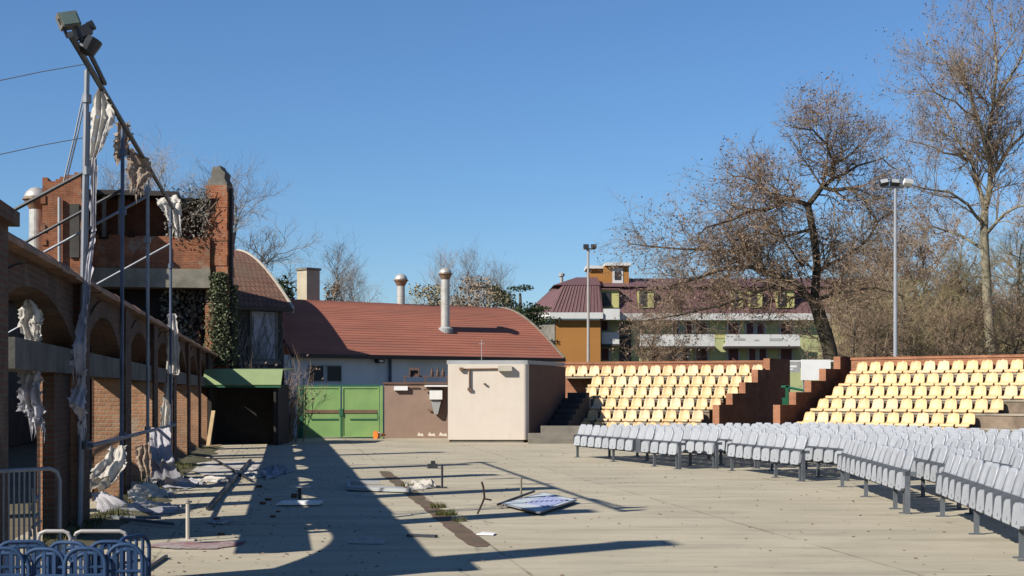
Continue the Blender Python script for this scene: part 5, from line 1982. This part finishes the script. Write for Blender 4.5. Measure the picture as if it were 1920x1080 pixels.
def rack(label, loc, rz, wd, hh, nb):
    t = thing('blue_rack', label, 'rack', loc, rz, 'dark blue tubular racks in the near corner')
    c = .10
    for q, (yy, h_) in enumerate(((0, hh), (.16, hh - .05))):
        pts = [V(-wd / 2, yy, 0), V(-wd / 2, yy, h_ - c)]
        for i in range(1, 6):
            a_ = math.pi / 2 * i / 6
            pts.append(V(-wd / 2 + c - c * math.cos(a_), yy, h_ - c + c * math.sin(a_)))
        pts.append(V(-wd / 2 + c, yy, h_))
        pts += [V(-p.x, p.y, p.z) for p in reversed(pts)]
        obj('hoop', MB().tube(pts, .014, 7), M['blue_plastic'], t, uv=False, smooth=True)
    mb = MB()
    for k in range(nb):
        x = -wd / 2 + wd * (k + 1) / (nb + 1)
        mb.bar((x, .01, .08), (x, .0, hh - .01), .022, .012, up=(0, 1, 0))
    obj('bars', mb, M['blue_plastic'], t, uv=False)
    obj('lower_rail', MB().tube([(-wd / 2, 0, .09), (wd / 2, 0, .09)], .014, 6), M['blue_plastic'], t, uv=False)
    obj('upper_rail', MB().tube([(-wd / 2, 0, hh - .17), (wd / 2, 0, hh - .17)], .011, 6), M['blue_plastic'], t, uv=False)
    for sx in (-1, 1):
        obj('foot', MB().bar((sx * wd / 2, -.18, .015), (sx * wd / 2, .34, .015), .035, .03), M['blue_plastic'], t, uv=False)
    return t


for lab, px, Y, rz, wd, hh, nb in (('dark blue tubular rack at the left edge, in the front row', -2, 9.0, .10, .30, .72, 3),
                               ('dark blue tubular rack in the front row, second from the left edge', 82, 9.05, -.08, .27, .71, 3),
                               ('dark blue tubular rack in the front row, third from the left edge', 160, 9.0, .06, .25, .72, 3),
                               ('dark blue tubular rack in the front row, at the right end', 234, 9.05, .12, .22, .74, 4),
                               ('dark blue tubular rack in the rear row at the left edge', 42, 9.6, .2, .34, .70, 4),
                               ('dark blue tubular rack in the rear row, second from the left edge', 128, 9.65, -.2, .30, .69, 4),
                               ('dark blue tubular rack in the rear row, third from the left edge', 205, 9.6, .1, .28, .70, 5),
                               ('dark blue tubular rack in the rear row, turned sideways at the right end', 250, 9.75, 1.2, .36, .72, 4)):
    rack(lab, ((px - CX) / F * Y, Y, 0), rz, wd, hh, nb)
for lab, p0, p1, Y in (('pale tubular frame behind the blue racks, the left one of two', 72, 132, 10.3), ('pale tubular frame behind the blue racks, the right one of two', 139, 238, 10.35)):
    a, b = at(p0, 996, Y), at(p1, 996, Y)
    t = thing('tubular_rack', lab, 'frame', (a.x, Y, 0), 0, 'pale tubular frames behind the blue racks')
    l = b.x - a.x
    z = a.z
    obj('frame', MB().tube([(0, 0, .01), (0, 0, z - .05), (.015, 0, z - .015), (.05, 0, z), (l - .05, 0, z), (l - .015, 0, z - .015), (l, 0, z - .05), (l, 0, .01)], .014, 8), pbr('pale tube', (.42, .40, .39), .5, .1, 5, 0), t, uv=False)
    obj('foot', MB().bar((0, -.2, .012), (0, .2, .012), .03, .02).bar((l, -.2, .012), (l, .2, .012), .03, .02), M['steel'], t, uv=False)

# ------------------------------------------------------------------ bits lying and standing on the plaza
def post(name, label, px, pyb, hgt, r, mt, cat='post', lean=(0, 0), foot=True):
    b = gp(px, pyb)
    t = thing(name, label, cat, b)
    obj('shaft', MB().tube([(0, 0, 0), (lean[0] * hgt, lean[1] * hgt, hgt)], r, 8), mt, t, uv=False)
    if foot:
        obj('base_plate', MB().box(-.09, .09, -.07, .07, .003, .02), mt, t, uv=False)
    return t


pp_ = post('stub_post', 'short pale steel stub post standing on the shaded strips', 352, 1014, .44, .024, M['verge'])
obj('cap', MB().box(-.045, .045, -.03, .03, .44, .46), M['verge'], pp_, uv=False)
post('stub_post', 'thin dark steel stub post right of the drain channel', 829, 915, .40, .02, M['steel_dark'])
post('stub_post', 'thin pale steel stub post behind the lying grille', 977, 936, .36, .018, M['verge_dull'])
mb = MB()
q = gp(895, 965)
mb.tube([V(0, 0, .01), V(.07, .02, .16), V(.10, .03, .24), V(.085, .03, .38), V(.06, .03, .46)], .016, 6)
mb.tube([V(.10, .03, .22), V(.20, .03, .20)], .012, 5)
single('bent_rod', mb, M['rust'], 'bent rusty rod sticking up left of the lying grille', 'rod', uv=False).location = q
b = gp(562, 940)
t = thing('seat_post', 'black stub post with a small cross plate in the shaded floor', 'post', b)
obj('shaft', MB().box(-.025, .025, -.025, .025, .03, .22), M['steel_dark'], t, uv=False)
obj('plate', MB().box(-.13, .15, -.12, .12, .22, .245), M['frame_pale'], t, uv=False)
mb = MB().box(-.33, .30, -.16, .14, .02, .045).box(-.28, .33, -.10, .2, .045, .065)
single('white_board', mb, M['white_paint'], 'white boards lying at the foot of the black stub post', 'board', uv=False).location = gp(562, 948)
# grille panel
P4 = [gp(943, 951), gp(1010, 968), gp(1080, 944), gp(1020, 930)]
c = sum(P4, V(0, 0, 0)) / 4
e = (P4[1] - P4[0])
t = thing('floor_grille', 'pale blue slotted grille panel lying on the sunlit concrete', 'grille', c, 0)
loc4 = [p - c for p in P4]
mb = MB()
mb.ext([p + V(0, 0, .06) for p in reversed(loc4)], (0, 0, -.012))
obj('plate', mb, M['grille'], t, uv=False)
mb = MB()
for k in range(9):
    f0 = .28 + .07 * k
    a = loc4[0].lerp(loc4[3], f0 * .9)
    b = loc4[1].lerp(loc4[2], f0)
    s_, e_ = a.lerp(b, .35), a.lerp(b, .92)
    mb.bar(s_ + V(0, 0, .068), e_ + V(0, 0, .068), .035, .012)
obj('bars', mb, M['grille_blue'], t, uv=False)
mb = MB()
for i in range(4):
    mb.bar(loc4[i] + V(0, 0, .05), loc4[(i + 1) % 4] + V(0, 0, .05), .025, .024)
obj('rim', mb, M['steel'], t, uv=False)
mb = MB().bar(gp(933, 950) + V(0, 0, .03), gp(1002, 930) + V(0, 0, .08), .03, .03)
single('loose_bar', mb, M['steel_dark'], 'dark loose bar lying along the left side of the grille', 'bar', gp(933, 950), uv=False)
# low frame and sheets beside the drain
cloth('pale torn sheet lying across the drain channel', [[gp(757, 908), gp(790, 903)], [gp(764, 916), gp(812, 905, .10)], [gp(772, 921), gp(828, 914)]], 'cloth', .06, 2, 41, ragged=.04)
mb = MB()
a, b, c2, d2 = gp(652, 921), gp(655, 909), gp(712, 909), gp(770, 925)
for p, q in ((a, b), (b, c2), (a, d2)):
    mb.bar(p + V(0, 0, .05), q + V(0, 0, .05), .05, .06)
mb.ext([V(p.x, p.y, .03) for p in (a, d2, d2.lerp(c2, .28), a.lerp(b, .28))], (0, 0, .04))
single('lying_frame', mb, M['frame_pale'], 'pale lying frame at the edge of the wall shadow, left of the drain channel', 'frame', a, uv=False)
mb = MB().bar(gp(655, 1019) + V(0, 0, .02), gp(720, 1020) + V(0, 0, .02), .10, .03)
mb.bar(gp(676, 1017) + V(0, 0, .05), gp(696, 1019) + V(0, 0, .05), .08, .03)
single('white_lath', mb, M['frame_pale'], 'white lath lying in the wall shadow near the foreground', 'lath', gp(655, 1019), uv=False)
mb = MB().bar(gp(765, 1006) + V(0, 0, .015), gp(818, 1008) + V(0, 0, .015), .09, .03)
single('black_strip', mb, M['steel_dark'], 'black strip lying where the wall shadow meets the sun', 'strip', gp(765, 1006), uv=False)
mb = MB().ext([p for p in (gp(893, 1001, .02), gp(925, 1002, .02), gp(930, 999, .02), gp(905, 997, .02))], (0, 0, -.012))
single('paper_scrap', mb, M['white_paint'], 'white paper scrap on the sunlit concrete beside the drain channel end', 'scrap', gp(905, 1000), uv=False)
mb = MB().box(-.12, .10, -.12, .12, .0, .10).box(-.05, .05, -.05, .05, .10, .17)
single('black_fitting', mb, M['steel_dark'], 'small black fitting on the sunlit concrete behind the dark stub post', 'fitting', uv=False).location = gp(812, 878)
mb = MB().bar(gp(470, 866) + V(0, 0, .05), gp(390, 958) + V(0, 0, .04), .06, .05)
mb.bar(gp(395, 860) + V(0, 0, .04), gp(470, 905) + V(0, 0, .05), .04, .04)
single('fallen_pole', mb, M['steel_dark'], 'dark fallen poles lying across the sunlit strips beside the arcade', 'pole', gp(430, 905), uv=False)
mb = MB().bar(gp(110, 965) + V(0, 0, .03), gp(330, 990) + V(0, 0, .05), .05, .04)
mb.bar(gp(120, 972) + V(0, 0, .03), gp(300, 978) + V(0, 0, .05), .05, .04)
single('steel_bar', mb, M['steel'], 'long thin steel bars lying on the floor from the barrier toward the stub post', 'bar', gp(200, 975), uv=False)
mb = MB().bar(gp(266, 1077) + V(0, 0, .02), gp(312, 1046) + V(0, 0, .02), .03, .025)
single('thin_stick', mb, M['steel_dark'], 'thin dark stick lying right of the blue racks', 'stick', gp(290, 1060), uv=False)
# loose debris behind the arcade end
rng = random.Random(55)
for k in range(9):
    px, py = rng.uniform(395, 620), rng.uniform(872, 1010)
    g_ = gp(px, py)
    s = rng.uniform(.03, .07)
    mb = MB().prism([(s * rng.uniform(.7, 1.3) * math.cos(a), s * rng.uniform(.7, 1.3) * math.sin(a)) for a in (0, 1.1, 2.2, 3.3, 4.4, 5.4)], .003, s * .7)
    single('brick_fragment', mb, M['brick_dark'], 'dark brick fragment scattered on the shaded concrete', 'fragment', group='brick fragments on the shaded concrete', uv=False).location = (g_.x, g_.y, 0)
